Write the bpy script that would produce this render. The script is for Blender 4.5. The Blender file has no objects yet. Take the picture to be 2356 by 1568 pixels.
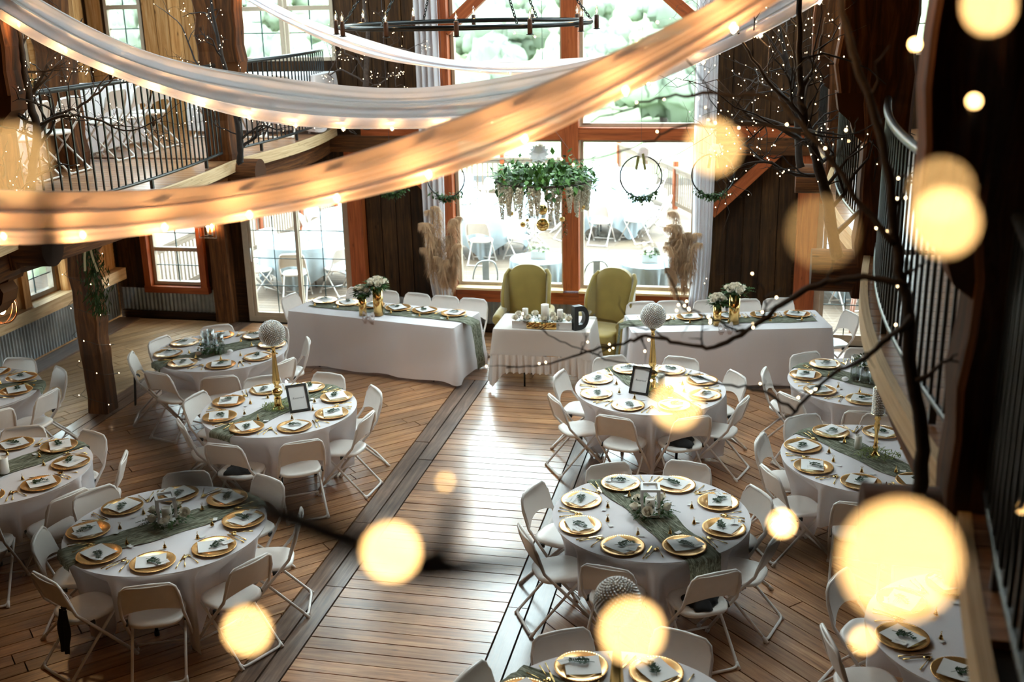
import bpy, math, random
from mathutils import Vector, Matrix, Euler
R_ = random.Random(11)
PI = math.pi
scene = bpy.context.scene
COL = scene.collection

# ---------------------------------------------------------------- camera
CAM_POS = Vector((2.6, 0.0, 4.7185))
RT = Vector((0.97786361, 0.20813445, -0.02151316))
UP = Vector((-0.04185149, 0.29528596, 0.95449183))
FW = Vector((-0.20501517, 0.93246247, -0.29746013))
FPX = 2591.3
cam = bpy.data.cameras.new('camera')
cam.sensor_width = 36.0
cam.lens = FPX * 36.0 / 2356.0
cam.clip_start = 0.02
cam.clip_end = 2000
cam.dof.use_dof = True
cam.dof.focus_distance = 9.6
cam.dof.aperture_fstop = 1.8
cam_ob = bpy.data.objects.new('camera', cam)
COL.objects.link(cam_ob)
m = Matrix((RT, UP, -FW)).transposed().to_4x4()
m.translation = CAM_POS
cam_ob.matrix_world = m
scene.camera = cam_ob

# ---------------------------------------------------------------- world, exposure
world = bpy.data.worlds.new('overcast_sky')
scene.world = world
world.use_nodes = True
bg = world.node_tree.nodes['Background']
bg.inputs[0].default_value = (0.80, 0.94, 1.0, 1)
bg.inputs[1].default_value = 1.6
scene.view_settings.view_transform = 'Standard'
scene.view_settings.look = 'None'
scene.view_settings.gamma = 1.0
scene.view_settings.use_curve_mapping = False
scene.view_settings.exposure = 3.25
scene.cycles.max_bounces = 5
scene.cycles.diffuse_bounces = 4
scene.cycles.adaptive_threshold = 0.07
scene.cycles.glossy_bounces = 3
scene.cycles.transmission_bounces = 6
scene.cycles.transparent_max_bounces = 16
scene.cycles.sample_clamp_indirect = 6
scene.cycles.caustics_reflective = False
scene.cycles.caustics_refractive = False

def portal(name, loc, rot, sx, sy):
    l = bpy.data.lights.new(name, 'AREA')
    l.shape = 'RECTANGLE'; l.size = sx; l.size_y = sy
    l.cycles.is_portal = True
    o = bpy.data.objects.new(name, l)
    o.location = loc; o.rotation_euler = rot
    COL.objects.link(o)

FARV = 15.2
HALFW = 6.95
EAVE, RIDGE = 5.6, 9.2
LOFT = 2.93
portal('portal_main', (0.15, FARV + .25, 3.6), (-PI / 2, 0, 0), 3.5, 6.0)
portal('portal_door', (-3.94, FARV + .25, 1.0), (-PI / 2, 0, 0), 1.8, 2.0)
portal('portal_side_door', (4.1, FARV + .25, 1.0), (-PI / 2, 0, 0), 1.5, 2.0)
portal('portal_upper', (-3.88, FARV + .25, 4.6), (-PI / 2, 0, 0), 1.5, 1.6)
portal('portal_upper_right', (3.88, FARV + .25, 4.6), (-PI / 2, 0, 0), 1.5, 1.6)
SLOPE = math.atan2(RIDGE - EAVE, HALFW)
for sx in (-1, 1):
    portal('portal_added_skylight', (sx * HALFW / 2, 11.6, (EAVE + RIDGE) / 2 + .3), (0, sx * SLOPE, 0), 2.6 + 1.4, 4.6)  # covers the added roof openings
    portal('portal_side_upper', (sx * (HALFW + .3), 11.4, 4.55), (0, sx * PI / 2, 0), 1.5, 5.2)
    portal('portal_side_lower', (sx * (HALFW + .3), 11.7, 1.35), (0, sx * PI / 2, 0), 1.2, 4.4)

# ---------------------------------------------------------------- helpers
def px(p):
    d = Vector(p) - CAM_POS
    z = d.dot(FW)
    if z < .05: return None
    return (1178 + FPX * d.dot(RT) / z, 784 - FPX * d.dot(UP) / z)

def inview(p, pad=30):
    q = px(p)
    return q is not None and -pad < q[0] < 2356 + pad and -pad < q[1] < 1568 + pad

def lin(h):
    h = h.lstrip('#')
    out = []
    for i in (0, 2, 4):
        v = int(h[i:i + 2], 16) / 255
        out.append(v / 12.92 if v <= .04045 else ((v + .055) / 1.055) ** 2.4)
    return tuple(out)

class MB:
    def __init__(s):
        s.v = []; s.f = []; s.uv = []; s.sm = []
    def add(s, vs, fs, uvs=None, smooth=False, M=None):
        b = len(s.v)
        for p in vs:
            p = Vector(p)
            s.v.append(M @ p if M is not None else p)
        for i, f in enumerate(fs):
            s.f.append([b + k for k in f])
            s.uv.append(uvs[i] if uvs else [(0, 0)] * len(f))
            s.sm.append(smooth)
        return s
    def box(s, c, d, M=None, rz=0, off=None):
        hx, hy, hz = d[0] / 2, d[1] / 2, d[2] / 2
        c = Vector(c)
        Rm = Matrix.Rotation(rz, 3, 'Z') if rz else None
        L = [(-hx, -hy, -hz), (hx, -hy, -hz), (hx, hy, -hz), (-hx, hy, -hz), (-hx, -hy, hz), (hx, -hy, hz), (hx, hy, hz), (-hx, hy, hz)]
        F = [(0, 3, 2, 1), (4, 5, 6, 7), (0, 1, 5, 4), (1, 2, 6, 5), (2, 3, 7, 6), (3, 0, 4, 7)]
        ax = max(range(3), key=lambda k: d[k])
        o = off if off is not None else (R_.uniform(0, 60), R_.uniform(0, 60))
        uv = []
        for f in F:
            n = [k for k in range(3) if len({L[i][k] for i in f}) == 1][0]
            oth = [k for k in range(3) if k != n and k != ax]
            a = ax if n != ax else oth[0]
            b = oth[-1] if n != ax else oth[1]
            uv.append([(L[i][a] + o[0], L[i][b] + n * .37 + o[1]) for i in f])
        vs = [((Rm @ Vector(p)) if Rm else Vector(p)) + c for p in L]
        return s.add(vs, F, uv, False, M)
    def beam(s, a, b, w, h, up=(0, 0, 1)):
        a, b = Vector(a), Vector(b)
        x = (b - a); L = x.length; x.normalize()
        y = Vector(up).cross(x); y.normalize(); z = x.cross(y)
        M = Matrix((x, y, z)).transposed().to_4x4(); M.translation = (a + b) / 2
        return s.box((0, 0, 0), (L, w, h), M)
    def tube(s, pts, r, n=8, caps=True, closed=False, M=None):
        pts = [Vector(p) for p in pts]
        k = len(pts)
        rs = r if isinstance(r, (list, tuple)) else [r] * k
        t0 = None; vs = []; u = None; acc = 0; us = []
        for i, p in enumerate(pts):
            if closed:
                t = pts[(i + 1) % k] - pts[i - 1]
            else:
                t = pts[min(i + 1, k - 1)] - pts[max(i - 1, 0)]
            if t.length < 1e-9: t = Vector((0, 0, 1))
            t.normalize()
            if u is None:
                u = t.orthogonal().normalized()
            else:
                u = (u - t * u.dot(t))
                if u.length < 1e-6: u = t.orthogonal()
                u.normalize()
            w = t.cross(u)
            if i: acc += (pts[i] - pts[i - 1]).length
            us.append(acc)
            for j in range(n):
                a = 2 * PI * j / n
                vs.append(p + (u * math.cos(a) + w * math.sin(a)) * rs[i])
        fs = []; uv = []
        for i in range(k if closed else k - 1):
            i2 = (i + 1) % k
            for j in range(n):
                j2 = (j + 1) % n
                fs.append((i * n + j, i * n + j2, i2 * n + j2, i2 * n + j))
                c = 2 * PI * rs[i] / n
                uv.append([(us[i], j * c), (us[i], (j + 1) * c), (us[i2], (j + 1) * c), (us[i2], j * c)])
        s.add(vs, fs, uv, True, M)
        if caps and not closed:
            b = len(s.v) - k * n
            s.f.append([b + j for j in range(n)][::-1]); s.uv.append([(0, 0)] * n); s.sm.append(False)
            e = b + (k - 1) * n
            s.f.append([e + j for j in range(n)]); s.uv.append([(0, 0)] * n); s.sm.append(False)
        return s
    def lathe(s, prof, n=24, c=(0, 0, 0), M=None, smooth=True):
        c = Vector(c); vs = []; fs = []
        for (r, z) in prof:
            for j in range(n):
                a = 2 * PI * j / n
                vs.append(c + Vector((r * math.cos(a), r * math.sin(a), z)))
        for i in range(len(prof) - 1):
            for j in range(n):
                j2 = (j + 1) % n
                fs.append((i * n + j, i * n + j2, (i + 1) * n + j2, (i + 1) * n + j))
        return s.add(vs, fs, None, smooth, M)
    def sphere(s, c, r, n=12, m=8, M=None, sc=(1, 1, 1)):
        c = Vector(c); vs = []; fs = []
        for i in range(m + 1):
            ph = PI * i / m
            for j in range(n):
                a = 2 * PI * j / n
                vs.append(c + Vector((r * sc[0] * math.sin(ph) * math.cos(a), r * sc[1] * math.sin(ph) * math.sin(a), r * sc[2] * math.cos(ph))))
        for i in range(m):
            for j in range(n):
                j2 = (j + 1) % n
                fs.append((i * n + j, (i + 1) * n + j, (i + 1) * n + j2, i * n + j2))
        return s.add(vs, fs, None, True, M)
    def octa(s, c, r):
        c = Vector(c)
        vs = [c + Vector(p) * r for p in ((1, 0, 0), (-1, 0, 0), (0, 1, 0), (0, -1, 0), (0, 0, 1.3), (0, 0, -1.3))]
        return s.add(vs, [(0, 2, 4), (2, 1, 4), (1, 3, 4), (3, 0, 4), (2, 0, 5), (1, 2, 5), (3, 1, 5), (0, 3, 5)], None, True)
    def grid(s, fn, nu, nv, smooth=True, closed=False, uvs=None, M=None):
        vs = []; fs = []; uv = []
        for i in range(nu + 1):
            for j in range(nv + (0 if closed else 1)):
                vs.append(fn(i / nu, j / nv))
        w = nv + (0 if closed else 1)
        for i in range(nu):
            for j in range(nv):
                j2 = (j + 1) % w
                fs.append((i * w + j, i * w + j2, (i + 1) * w + j2, (i + 1) * w + j))
                if uvs:
                    uv.append([uvs(i / nu, j / nv), uvs(i / nu, (j + 1) / nv), uvs((i + 1) / nu, (j + 1) / nv), uvs((i + 1) / nu, j / nv)])
        return s.add(vs, fs, uv if uvs else None, smooth, M)
    def prism(s, outline, z0, z1, M=None, smooth=False):
        n = len(outline)
        vs = [(p[0], p[1], z0) for p in outline] + [(p[0], p[1], z1) for p in outline]
        fs = [tuple(range(n))[::-1], tuple(range(n, 2 * n))] + [(i, (i + 1) % n, n + (i + 1) % n, n + i) for i in range(n)]
        return s.add(vs, fs, None, smooth, M)
    def leaf(s, p, d, up, L, W, bend=.15):
        p, d = Vector(p), Vector(d).normalized()
        sd = d.cross(Vector(up))
        if sd.length < 1e-4: sd = d.orthogonal()
        sd.normalize(); n = sd.cross(d)
        a = p; b = p + d * L * .45 + sd * W - n * bend * L * .2; c = p + d * L - n * bend * L; e = p + d * L * .45 - sd * W - n * bend * L * .2
        mid = p + d * L * .5 + n * bend * L * .1
        return s.add([a, b, c, e, mid], [(0, 1, 4), (1, 2, 4), (2, 3, 4), (3, 0, 4)], None, True)
    def mesh(s, name, mat):
        me = bpy.data.meshes.new(name)
        me.from_pydata([tuple(p) for p in s.v], [], s.f)
        ul = me.uv_layers.new(name='UVMap')
        flat = []
        for q in s.uv:
            for a in q: flat += [a[0], a[1]]
        ul.data.foreach_set('uv', flat)
        me.polygons.foreach_set('use_smooth', s.sm)
        mats = mat if isinstance(mat, (list, tuple)) else [mat]
        for mm in mats: me.materials.append(mm)
        me.update()
        return me
    def build(s, name, mat, parent=None, loc=None, rz=0):
        return inst(name, s.mesh(name, mat), parent, loc, rz)

def inst(name, me, parent=None, loc=None, rz=0, M=None):
    o = bpy.data.objects.new(name, me)
    COL.objects.link(o)
    if parent is not None: o.parent = parent
    if M is not None: o.matrix_local = M
    else:
        if loc is not None: o.location = loc
        if rz: o.rotation_euler = (0, 0, rz)
    return o

def tag(o, label, cat, group=None):
    o['label'] = label; o['category'] = cat
    if group: o['group'] = group
    return o

def thing(name, label, cat, loc=(0, 0, 0), rz=0, group=None):
    o = bpy.data.objects.new(name, None)
    o.empty_display_size = .1
    COL.objects.link(o)
    o.location = loc; o.rotation_euler = (0, 0, rz)
    return tag(o, label, cat, group)

def struct(o, label=None):
    o['kind'] = 'structure'
    if label: o['label'] = label
    return o

def stuff(o):
    o['kind'] = 'stuff'; return o

def catmull(pts, k=5):
    P = [Vector(p) for p in pts]; out = []
    for i in range(len(P) - 1):
        p0 = P[max(i - 1, 0)]; p1 = P[i]; p2 = P[i + 1]; p3 = P[min(i + 2, len(P) - 1)]
        for j in range(k):
            t = j / k
            out.append(.5 * ((2 * p1) + (p2 - p0) * t + (2 * p0 - 5 * p1 + 4 * p2 - p3) * t * t + (3 * p1 - p0 - 3 * p2 + p3) * t ** 3))
    out.append(P[-1])
    return out

# ---------------------------------------------------------------- materials
def nodes(name):
    mt = bpy.data.materials.new(name); mt.use_nodes = True
    nt = mt.node_tree
    return mt, nt, nt.nodes['Principled BSDF']

def N(nt, t, **kw):
    n = nt.nodes.new(t)
    for k, v in kw.items():
        if k in n.inputs: n.inputs[k].default_value = v
        else: setattr(n, k, v)
    return n

def plain(name, col, rough=.5, metal=0, var=.12, scale=14, bump=0, spec=.5, coat=0, sheen=0):
    mt, nt, b = nodes(name)
    tc = N(nt, 'ShaderNodeTexCoord'); no = N(nt, 'ShaderNodeTexNoise', Scale=scale, Detail=4)
    nt.links.new(tc.outputs['Object'], no.inputs['Vector'])
    rp = N(nt, 'ShaderNodeValToRGB')
    rp.color_ramp.elements[0].position = .3; rp.color_ramp.elements[1].position = .7
    rp.color_ramp.elements[0].color = (*[c * (1 - var) for c in col], 1)
    rp.color_ramp.elements[1].color = (*[min(1, c * (1 + var)) for c in col], 1)
    nt.links.new(no.outputs['Fac'], rp.inputs['Fac']); nt.links.new(rp.outputs['Color'], b.inputs['Base Color'])
    b.inputs['Roughness'].default_value = rough; b.inputs['Metallic'].default_value = metal
    b.inputs['Specular IOR Level'].default_value = spec
    if coat: b.inputs['Coat Weight'].default_value = coat
    if sheen: b.inputs['Sheen Weight'].default_value = sheen
    if bump:
        bp = N(nt, 'ShaderNodeBump', Strength=bump, Distance=.01)
        nt.links.new(no.outputs['Fac'], bp.inputs['Height']); nt.links.new(bp.outputs['Normal'], b.inputs['Normal'])
    return mt

def wood(name, c0, c1, c2, rough=(.35, .6), grain=1.0, knots=.5, bump=.25, spec=.5, vary=.35, blot=0.0, coat=0.0):
    """plank wood: grain along UV u (metres), tone by piece"""
    mt, nt, b = nodes(name)
    L = nt.links.new
    uv = N(nt, 'ShaderNodeUVMap'); oi = N(nt, 'ShaderNodeObjectInfo'); ge = N(nt, 'ShaderNodeNewGeometry')
    sm = N(nt, 'ShaderNodeMath', operation='ADD'); L(oi.outputs['Random'], sm.inputs[0]); L(ge.outputs['Random Per Island'], sm.inputs[1])
    fr = N(nt, 'ShaderNodeMath', operation='FRACT'); L(sm.outputs[0], fr.inputs[0])
    mu = N(nt, 'ShaderNodeMath', operation='MULTIPLY'); L(fr.outputs[0], mu.inputs[0]); mu.inputs[1].default_value = 37
    cb = N(nt, 'ShaderNodeCombineXYZ'); L(mu.outputs[0], cb.inputs[0]); L(mu.outputs[0], cb.inputs[1])
    ad = N(nt, 'ShaderNodeVectorMath', operation='ADD'); L(uv.outputs['UV'], ad.inputs[0]); L(cb.outputs[0], ad.inputs[1])
    mp = N(nt, 'ShaderNodeMapping'); mp.inputs['Scale'].default_value = (1.6 * grain, 26 * grain, 1); L(ad.outputs[0], mp.inputs['Vector'])
    n1 = N(nt, 'ShaderNodeTexNoise', Scale=1.0, Detail=6, Roughness=.65, Distortion=.6); L(mp.outputs[0], n1.inputs['Vector'])
    mp2 = N(nt, 'ShaderNodeMapping'); mp2.inputs['Scale'].default_value = (3.2, 9, 1); L(ad.outputs[0], mp2.inputs['Vector'])
    vo = N(nt, 'ShaderNodeTexVoronoi', Scale=1.0); L(mp2.outputs[0], vo.inputs['Vector'])
    kr = N(nt, 'ShaderNodeValToRGB'); L(vo.outputs['Distance'], kr.inputs['Fac'])
    kr.color_ramp.elements[0].position = .02; kr.color_ramp.elements[0].color = (knots, knots, knots, 1)
    kr.color_ramp.elements[1].position = .13; kr.color_ramp.elements[1].color = (0, 0, 0, 1)
    rp = N(nt, 'ShaderNodeValToRGB'); L(n1.outputs['Fac'], rp.inputs['Fac'])
    e = rp.color_ramp.elements
    e[0].position = .28; e[0].color = (*c0, 1); e[1].position = .72; e[1].color = (*c2, 1)
    k = e.new(.5); k.color = (*c1, 1)
    mk = N(nt, 'ShaderNodeMix', data_type='RGBA'); L(kr.outputs['Color'], mk.inputs['Factor']); L(rp.outputs['Color'], mk.inputs['A'])
    mk.inputs['B'].default_value = (*[c * .25 for c in c0], 1)
    tv = N(nt, 'ShaderNodeMapRange'); L(fr.outputs[0], tv.inputs['Value']); tv.inputs['To Min'].default_value = 1 - vary; tv.inputs['To Max'].default_value = 1 + vary
    ml = N(nt, 'ShaderNodeVectorMath', operation='SCALE'); L(mk.outputs['Result'], ml.inputs[0]); L(tv.outputs[0], ml.inputs['Scale'])
    fin = ml.outputs[0]
    if blot:
        tc = N(nt, 'ShaderNodeTexCoord'); nb = N(nt, 'ShaderNodeTexNoise', Scale=1.1, Detail=5, Roughness=.6); L(tc.outputs['Object'], nb.inputs['Vector'])
        mr = N(nt, 'ShaderNodeMapRange'); L(nb.outputs['Fac'], mr.inputs['Value']); mr.inputs['From Min'].default_value = .35; mr.inputs['From Max'].default_value = .65
        mr.inputs['To Min'].default_value = 1 - blot; mr.inputs['To Max'].default_value = 1 + blot
        m3 = N(nt, 'ShaderNodeVectorMath', operation='SCALE'); L(fin, m3.inputs[0]); L(mr.outputs[0], m3.inputs['Scale']); fin = m3.outputs[0]
    L(fin, b.inputs['Base Color'])
    rr = N(nt, 'ShaderNodeMapRange'); L(n1.outputs['Fac'], rr.inputs['Value']); rr.inputs['To Min'].default_value = rough[0]; rr.inputs['To Max'].default_value = rough[1]
    L(rr.outputs[0], b.inputs['Roughness'])
    b.inputs['Specular IOR Level'].default_value = spec
    if coat: b.inputs['Coat Weight'].default_value = coat; b.inputs['Coat Roughness'].default_value = .2
    bp = N(nt, 'ShaderNodeBump', Strength=bump, Distance=.004); L(n1.outputs['Fac'], bp.inputs['Height']); L(bp.outputs['Normal'], b.inputs['Normal'])
    return mt

def cloth(name, col, trans=.3, rough=.9, weave=220, alpha=1.0, tint=None):
    mt = bpy.data.materials.new(name); mt.use_nodes = True; nt = mt.node_tree; nt.nodes.clear(); L = nt.links.new
    out = N(nt, 'ShaderNodeOutputMaterial')
    tc = N(nt, 'ShaderNodeTexCoord'); no = N(nt, 'ShaderNodeTexNoise', Scale=weave, Detail=2); L(tc.outputs['Object'], no.inputs['Vector'])
    rp = N(nt, 'ShaderNodeValToRGB'); L(no.outputs['Fac'], rp.inputs['Fac'])
    rp.color_ramp.elements[0].color = (*[c * .9 for c in col], 1); rp.color_ramp.elements[1].color = (*[min(1, c * 1.06) for c in col], 1)
    df = N(nt, 'ShaderNodeBsdfDiffuse'); L(rp.outputs['Color'], df.inputs['Color'])
    tl = N(nt, 'ShaderNodeBsdfTranslucent'); tl.inputs['Color'].default_value = (*(tint or col), 1)
    mx = N(nt, 'ShaderNodeMixShader'); mx.inputs[0].default_value = trans; L(df.outputs[0], mx.inputs[1]); L(tl.outputs[0], mx.inputs[2])
    last = mx
    if alpha < 1:
        tr = N(nt, 'ShaderNodeBsdfTransparent'); m2 = N(nt, 'ShaderNodeMixShader'); m2.inputs[0].default_value = alpha
        L(tr.outputs[0], m2.inputs[1]); L(mx.outputs[0], m2.inputs[2]); last = m2
    L(last.outputs[0], out.inputs['Surface'])
    return mt

def glassy(name, tint=(1, 1, 1), refl=.06, rough=.02):
    mt = bpy.data.materials.new(name); mt.use_nodes = True; nt = mt.node_tree; nt.nodes.clear(); L = nt.links.new
    out = N(nt, 'ShaderNodeOutputMaterial'); tr = N(nt, 'ShaderNodeBsdfTransparent'); tr.inputs['Color'].default_value = (*tint, 1)
    gl = N(nt, 'ShaderNodeBsdfGlossy'); gl.inputs['Roughness'].default_value = rough
    lw = N(nt, 'ShaderNodeLayerWeight', Blend=.25); mr = N(nt, 'ShaderNodeMapRange'); L(lw.outputs['Facing'], mr.inputs['Value'])
    mr.inputs['To Min'].default_value = refl; mr.inputs['To Max'].default_value = min(1, refl + .5)
    mx = N(nt, 'ShaderNodeMixShader'); L(mr.outputs[0], mx.inputs[0]); L(tr.outputs[0], mx.inputs[1]); L(gl.outputs[0], mx.inputs[2])
    L(mx.outputs[0], out.inputs['Surface'])
    return mt

def glow(name, col, strength, lamp=True):
    mt = bpy.data.materials.new(name); mt.use_nodes = True
    if not lamp: mt.cycles.emission_sampling = 'NONE'
    nt = mt.node_tree; nt.nodes.clear()
    out = N(nt, 'ShaderNodeOutputMaterial'); em = N(nt, 'ShaderNodeEmission', Strength=strength); em.inputs['Color'].default_value = (*col, 1)
    nt.links.new(em.outputs[0], out.inputs['Surface'])
    return mt

M = {}
M['floor'] = wood('worn_floor_wood', lin('6e4729'), lin('a1714b'), lin('bd9368'), rough=(.24, .5), knots=.6, bump=.3, vary=.22, blot=.3, coat=1.0)
M['floor_pale'] = wood('pale_floor_wood', lin('8a6a48'), lin('b8966c'), lin('cdb08a'), rough=(.35, .6), knots=.7, vary=.15, blot=.2)
M['floor_dark'] = wood('dark_border_wood', lin('3d2c22'), lin('6a5243'), lin('8b7464'), rough=(.24, .5), knots=.4, vary=.15, blot=.35, coat=.9)
M['gap'] = plain('dark_subfloor', lin('0c0704'), .9)
M['barn'] = wood('dark_barn_board', lin('1c1109'), lin('352211'), lin('50361c'), rough=(.7, .9), knots=.9, vary=.35, blot=.4, spec=.2)
M['gold_and_lit_board'] = wood('golden_pine_and_lit_board', lin('8a5a2c'), lin('b98750'), lin('d0a878'), rough=(.6, .85), knots=.9, vary=.2, spec=.25)  # on the loft end wall this lighter tone stands for window light
M['timber'] = wood('red_brown_timber', lin('6a3014'), lin('8f4620'), lin('a95c2e'), rough=(.5, .7), knots=.6, vary=.15, spec=.3)
M['post'] = wood('rough_hewn_post', lin('241309'), lin('523118'), lin('7d4f29'), rough=(.7, .9), knots=.9, vary=.15, bump=.6, spec=.2)
M['pine'] = wood('pale_pine_edge', lin('a8865c'), lin('d0b388'), lin('e0caa4'), rough=(.5, .7), knots=.7, vary=.12)
M['deck'] = wood('weathered_deck', lin('57493d'), lin('6f5f50'), lin('837160'), rough=(.6, .8), knots=.4, vary=.15)
M['cloth'] = cloth('white_table_linen', (.86, .82, .84), .12)
M['cloth_out_darkened'] = cloth('outdoor_linen_darkened', (.42, .50, .55), .12)  # linen colour darkened to hold back the overbright daylight on the deck
M['lace'] = cloth('cream_lace_linen', (.80, .74, .70), .25)
M['voile'] = cloth('white_voile', (.86, .84, .88), .45, alpha=.96)
M['voile_bulb_tint'] = cloth('white_voile_bulb_tint', (.86, .70, .60), .55, alpha=.96)  # white fabric tinted peach, bulb light put into its colour
M['curtain'] = cloth('white_curtain', (.86, .85, .88), .35)
def gauze(name):
    mt, nt, b = nodes(name); L = nt.links.new
    uv = N(nt, 'ShaderNodeTexCoord'); mp = N(nt, 'ShaderNodeMapping'); mp.inputs['Scale'].default_value = (7, 60, 20); L(uv.outputs['Object'], mp.inputs['Vector'])
    no = N(nt, 'ShaderNodeTexNoise', Scale=1.0, Detail=5, Roughness=.7, Distortion=1.2); L(mp.outputs[0], no.inputs['Vector'])
    rp = N(nt, 'ShaderNodeValToRGB'); L(no.outputs['Fac'], rp.inputs['Fac']); e = rp.color_ramp.elements
    e[0].position = .34; e[0].color = (.040, .042, .028, 1); e[1].position = .66; e[1].color = (.40, .41, .33, 1)
    k = e.new(.5); k.color = (.165, .17, .12, 1)
    L(rp.outputs['Color'], b.inputs['Base Color']); b.inputs['Roughness'].default_value = .95; b.inputs['Specular IOR Level'].default_value = .1
    bp = N(nt, 'ShaderNodeBump', Strength=.8, Distance=.006); L(no.outputs['Fac'], bp.inputs['Height']); L(bp.outputs['Normal'], b.inputs['Normal'])
    return mt
M['runner'] = gauze('sage_gauze')
M['ribbon'] = cloth('olive_ribbon', (.26, .25, .10), .3)
M['tulle'] = cloth('blush_tulle', (.75, .66, .64), .4, alpha=.7)
M['chair'] = plain('white_chair_plastic', (.80, .74, .69), .38, var=.03)
M['chair_metal'] = plain('white_powder_coat', (.74, .69, .65), .35, var=.04)
M['gold'] = plain('gold_metal', (.83, .55, .20), .16, 1, var=.05)
M['charger'] = plain('gold_charger_lacquer', (.84, .47, .17), .27, .7, var=.05, coat=.2)
M['paper'] = plain('white_card', (.82, .81, .80), .8, var=.02)
M['ink'] = plain('dark_ink', (.05, .05, .06), .7)
M['leaf'] = plain('dark_green_leaf', (.035, .080, .022), .6, var=.5, scale=9, spec=.2)
M['leaf2'] = plain('fresh_green_leaf', (.085, .19, .045), .6, var=.45, scale=9, spec=.2)
M['sprig'] = plain('deep_green_fern', (.018, .042, .014), .6, var=.4, scale=9, spec=.15)
M['moss'] = plain('pale_green_moss', (.22, .28, .08), .8, var=.4, scale=40)
M['petal'] = plain('ivory_petal', (.86, .80, .68), .6, var=.08, scale=30)
M['petal_white'] = plain('white_petal', (.88, .86, .82), .6, var=.05, scale=30)
M['wisteria'] = plain('cream_wisteria', (.72, .68, .55), .7, var=.15, scale=60)
M['wax'] = plain('white_candle_wax', (.88, .84, .76), .5, var=.03)
M['pampas'] = plain('tan_pampas', (.50, .31, .17), .8, var=.3, scale=7)
M['bark'] = plain('dark_branch_bark', (.016, .010, .008), .75, var=.4, scale=30, bump=.5)
M['bark2'] = plain('brown_branch_bark', (.055, .036, .028), .75, var=.4, scale=30, bump=.5)
M['iron'] = plain('black_iron', (.012, .016, .018), .35, var=.2)
M['black'] = plain('black_cloth', (.010, .009, .010), .9, var=.3)
M['blackwood'] = plain('black_painted_wood', (.014, .015, .015), .4, var=.3)
M['tin'] = plain('galvanized_tin', (.26, .29, .31), .38, .75, var=.35, scale=3)
M['frame_tan'] = plain('tan_window_vinyl', (.42, .34, .25), .5, var=.05)
M['muntin'] = plain('dark_green_muntin', (.02, .05, .045), .5, var=.1)
M['white_paint'] = plain('white_painted_wood', (.80, .78, .77), .5, var=.04)
M['olive'] = plain('olive_velvet', (.33, .235, .05), .75, var=.12, scale=5, sheen=.6)
M['glass'] = glassy('window_glass', (.97, 1, .985), .04)
M['vase_glass'] = glassy('clear_glass', (.93, .96, .96), .16, .03)
M['crystal'] = plain('crystal_bead', (.95, .93, .90), .10, .55, var=.10, scale=90, coat=.5)
M['pink_metal'] = plain('pink_stool_metal', (.62, .34, .27), .4, .2)
M['grey_metal'] = plain('grey_chair_metal', (.36, .40, .40), .35, .5)
M['roof'] = plain('dark_roof_board', (.10, .065, .04), .85, var=.3, scale=2)
M['grass'] = plain('meadow_grass_haze_tint', (.20, .24, .13), .9, var=.5, scale=.35)  # ground colour paled to carry the haze over the hillside
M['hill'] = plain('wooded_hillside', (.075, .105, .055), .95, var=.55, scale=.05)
M['tree_hazed'] = plain('foliage_haze_tint', (.15, .18, .13), .9, var=.35, scale=.5)  # distance haze put into the colour: foliage lightened and greyed
M['bulb'] = glow('lit_edison_bulb', (1.0, .56, .23), 70)
M['bulb_glass'] = glassy('bulb_glass', (1, .95, .88), .10)
M['fairy'] = glow('fairy_light', (1.0, .70, .36), 3.0, False)
M['near_bulb'] = glow('near_fairy_light', (1.0, .60, .15), 1.5)
M['socket'] = plain('bulb_socket', (.30, .17, .10), .6)
M['candle_sleeve'] = plain('brown_candle_sleeve', (.14, .08, .06), .6)
M['concrete'] = plain('outbuilding', (.3, .3, .3), .8)

# ---------------------------------------------------------------- setting: floor
def plank_mesh(name, a, b, w, z, h, mat, clip=None):
    """one plank from a to b (plan), as local box along x"""
    a, b = Vector((*a, 0)), Vector((*b, 0)); d = b - a
    o = MB().box((0, 0, 0), (d.length, w, h)).build(name, mat)
    o.location = ((a + b) / 2 + Vector((0, 0, z - h / 2))); o.rotation_euler = (0, 0, math.atan2(d.y, d.x))
    return o

def clip_seg(p, d, x0, x1, y0, y1):
    t0, t1 = -1e9, 1e9
    for k, (lo, hi) in enumerate(((x0, x1), (y0, y1))):
        if abs(d[k]) < 1e-9:
            if not lo <= p[k] <= hi: return None
        else:
            a, b = (lo - p[k]) / d[k], (hi - p[k]) / d[k]
            if a > b: a, b = b, a
            t0, t1 = max(t0, a), min(t1, b)
    return (t0, t1) if t1 - t0 > .05 else None

def floor_poly(mb, pts, z, h, dirv):
    """a plank clipped to a convex polygon; uv along dirv"""
    d = Vector(dirv).normalized(); nrm = Vector((-d.y, d.x)); n = len(pts)
    o = (R_.uniform(0, 50), R_.uniform(0, 50))
    top = [(p[0], p[1], z) for p in pts]; bot = [(p[0], p[1], z - h) for p in pts]
    uvp = [(Vector(p[:2]).dot(d) + o[0], Vector(p[:2]).dot(nrm) + o[1]) for p in pts]
    fs = [tuple(range(n))] + [(i, n + i, n + (i + 1) % n, (i + 1) % n) for i in range(n)]
    uv = [uvp] + [[uvp[i], uvp[i], uvp[(i + 1) % n], uvp[(i + 1) % n]] for i in range(n)]
    mb.add(top + bot, fs, uv)

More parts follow.
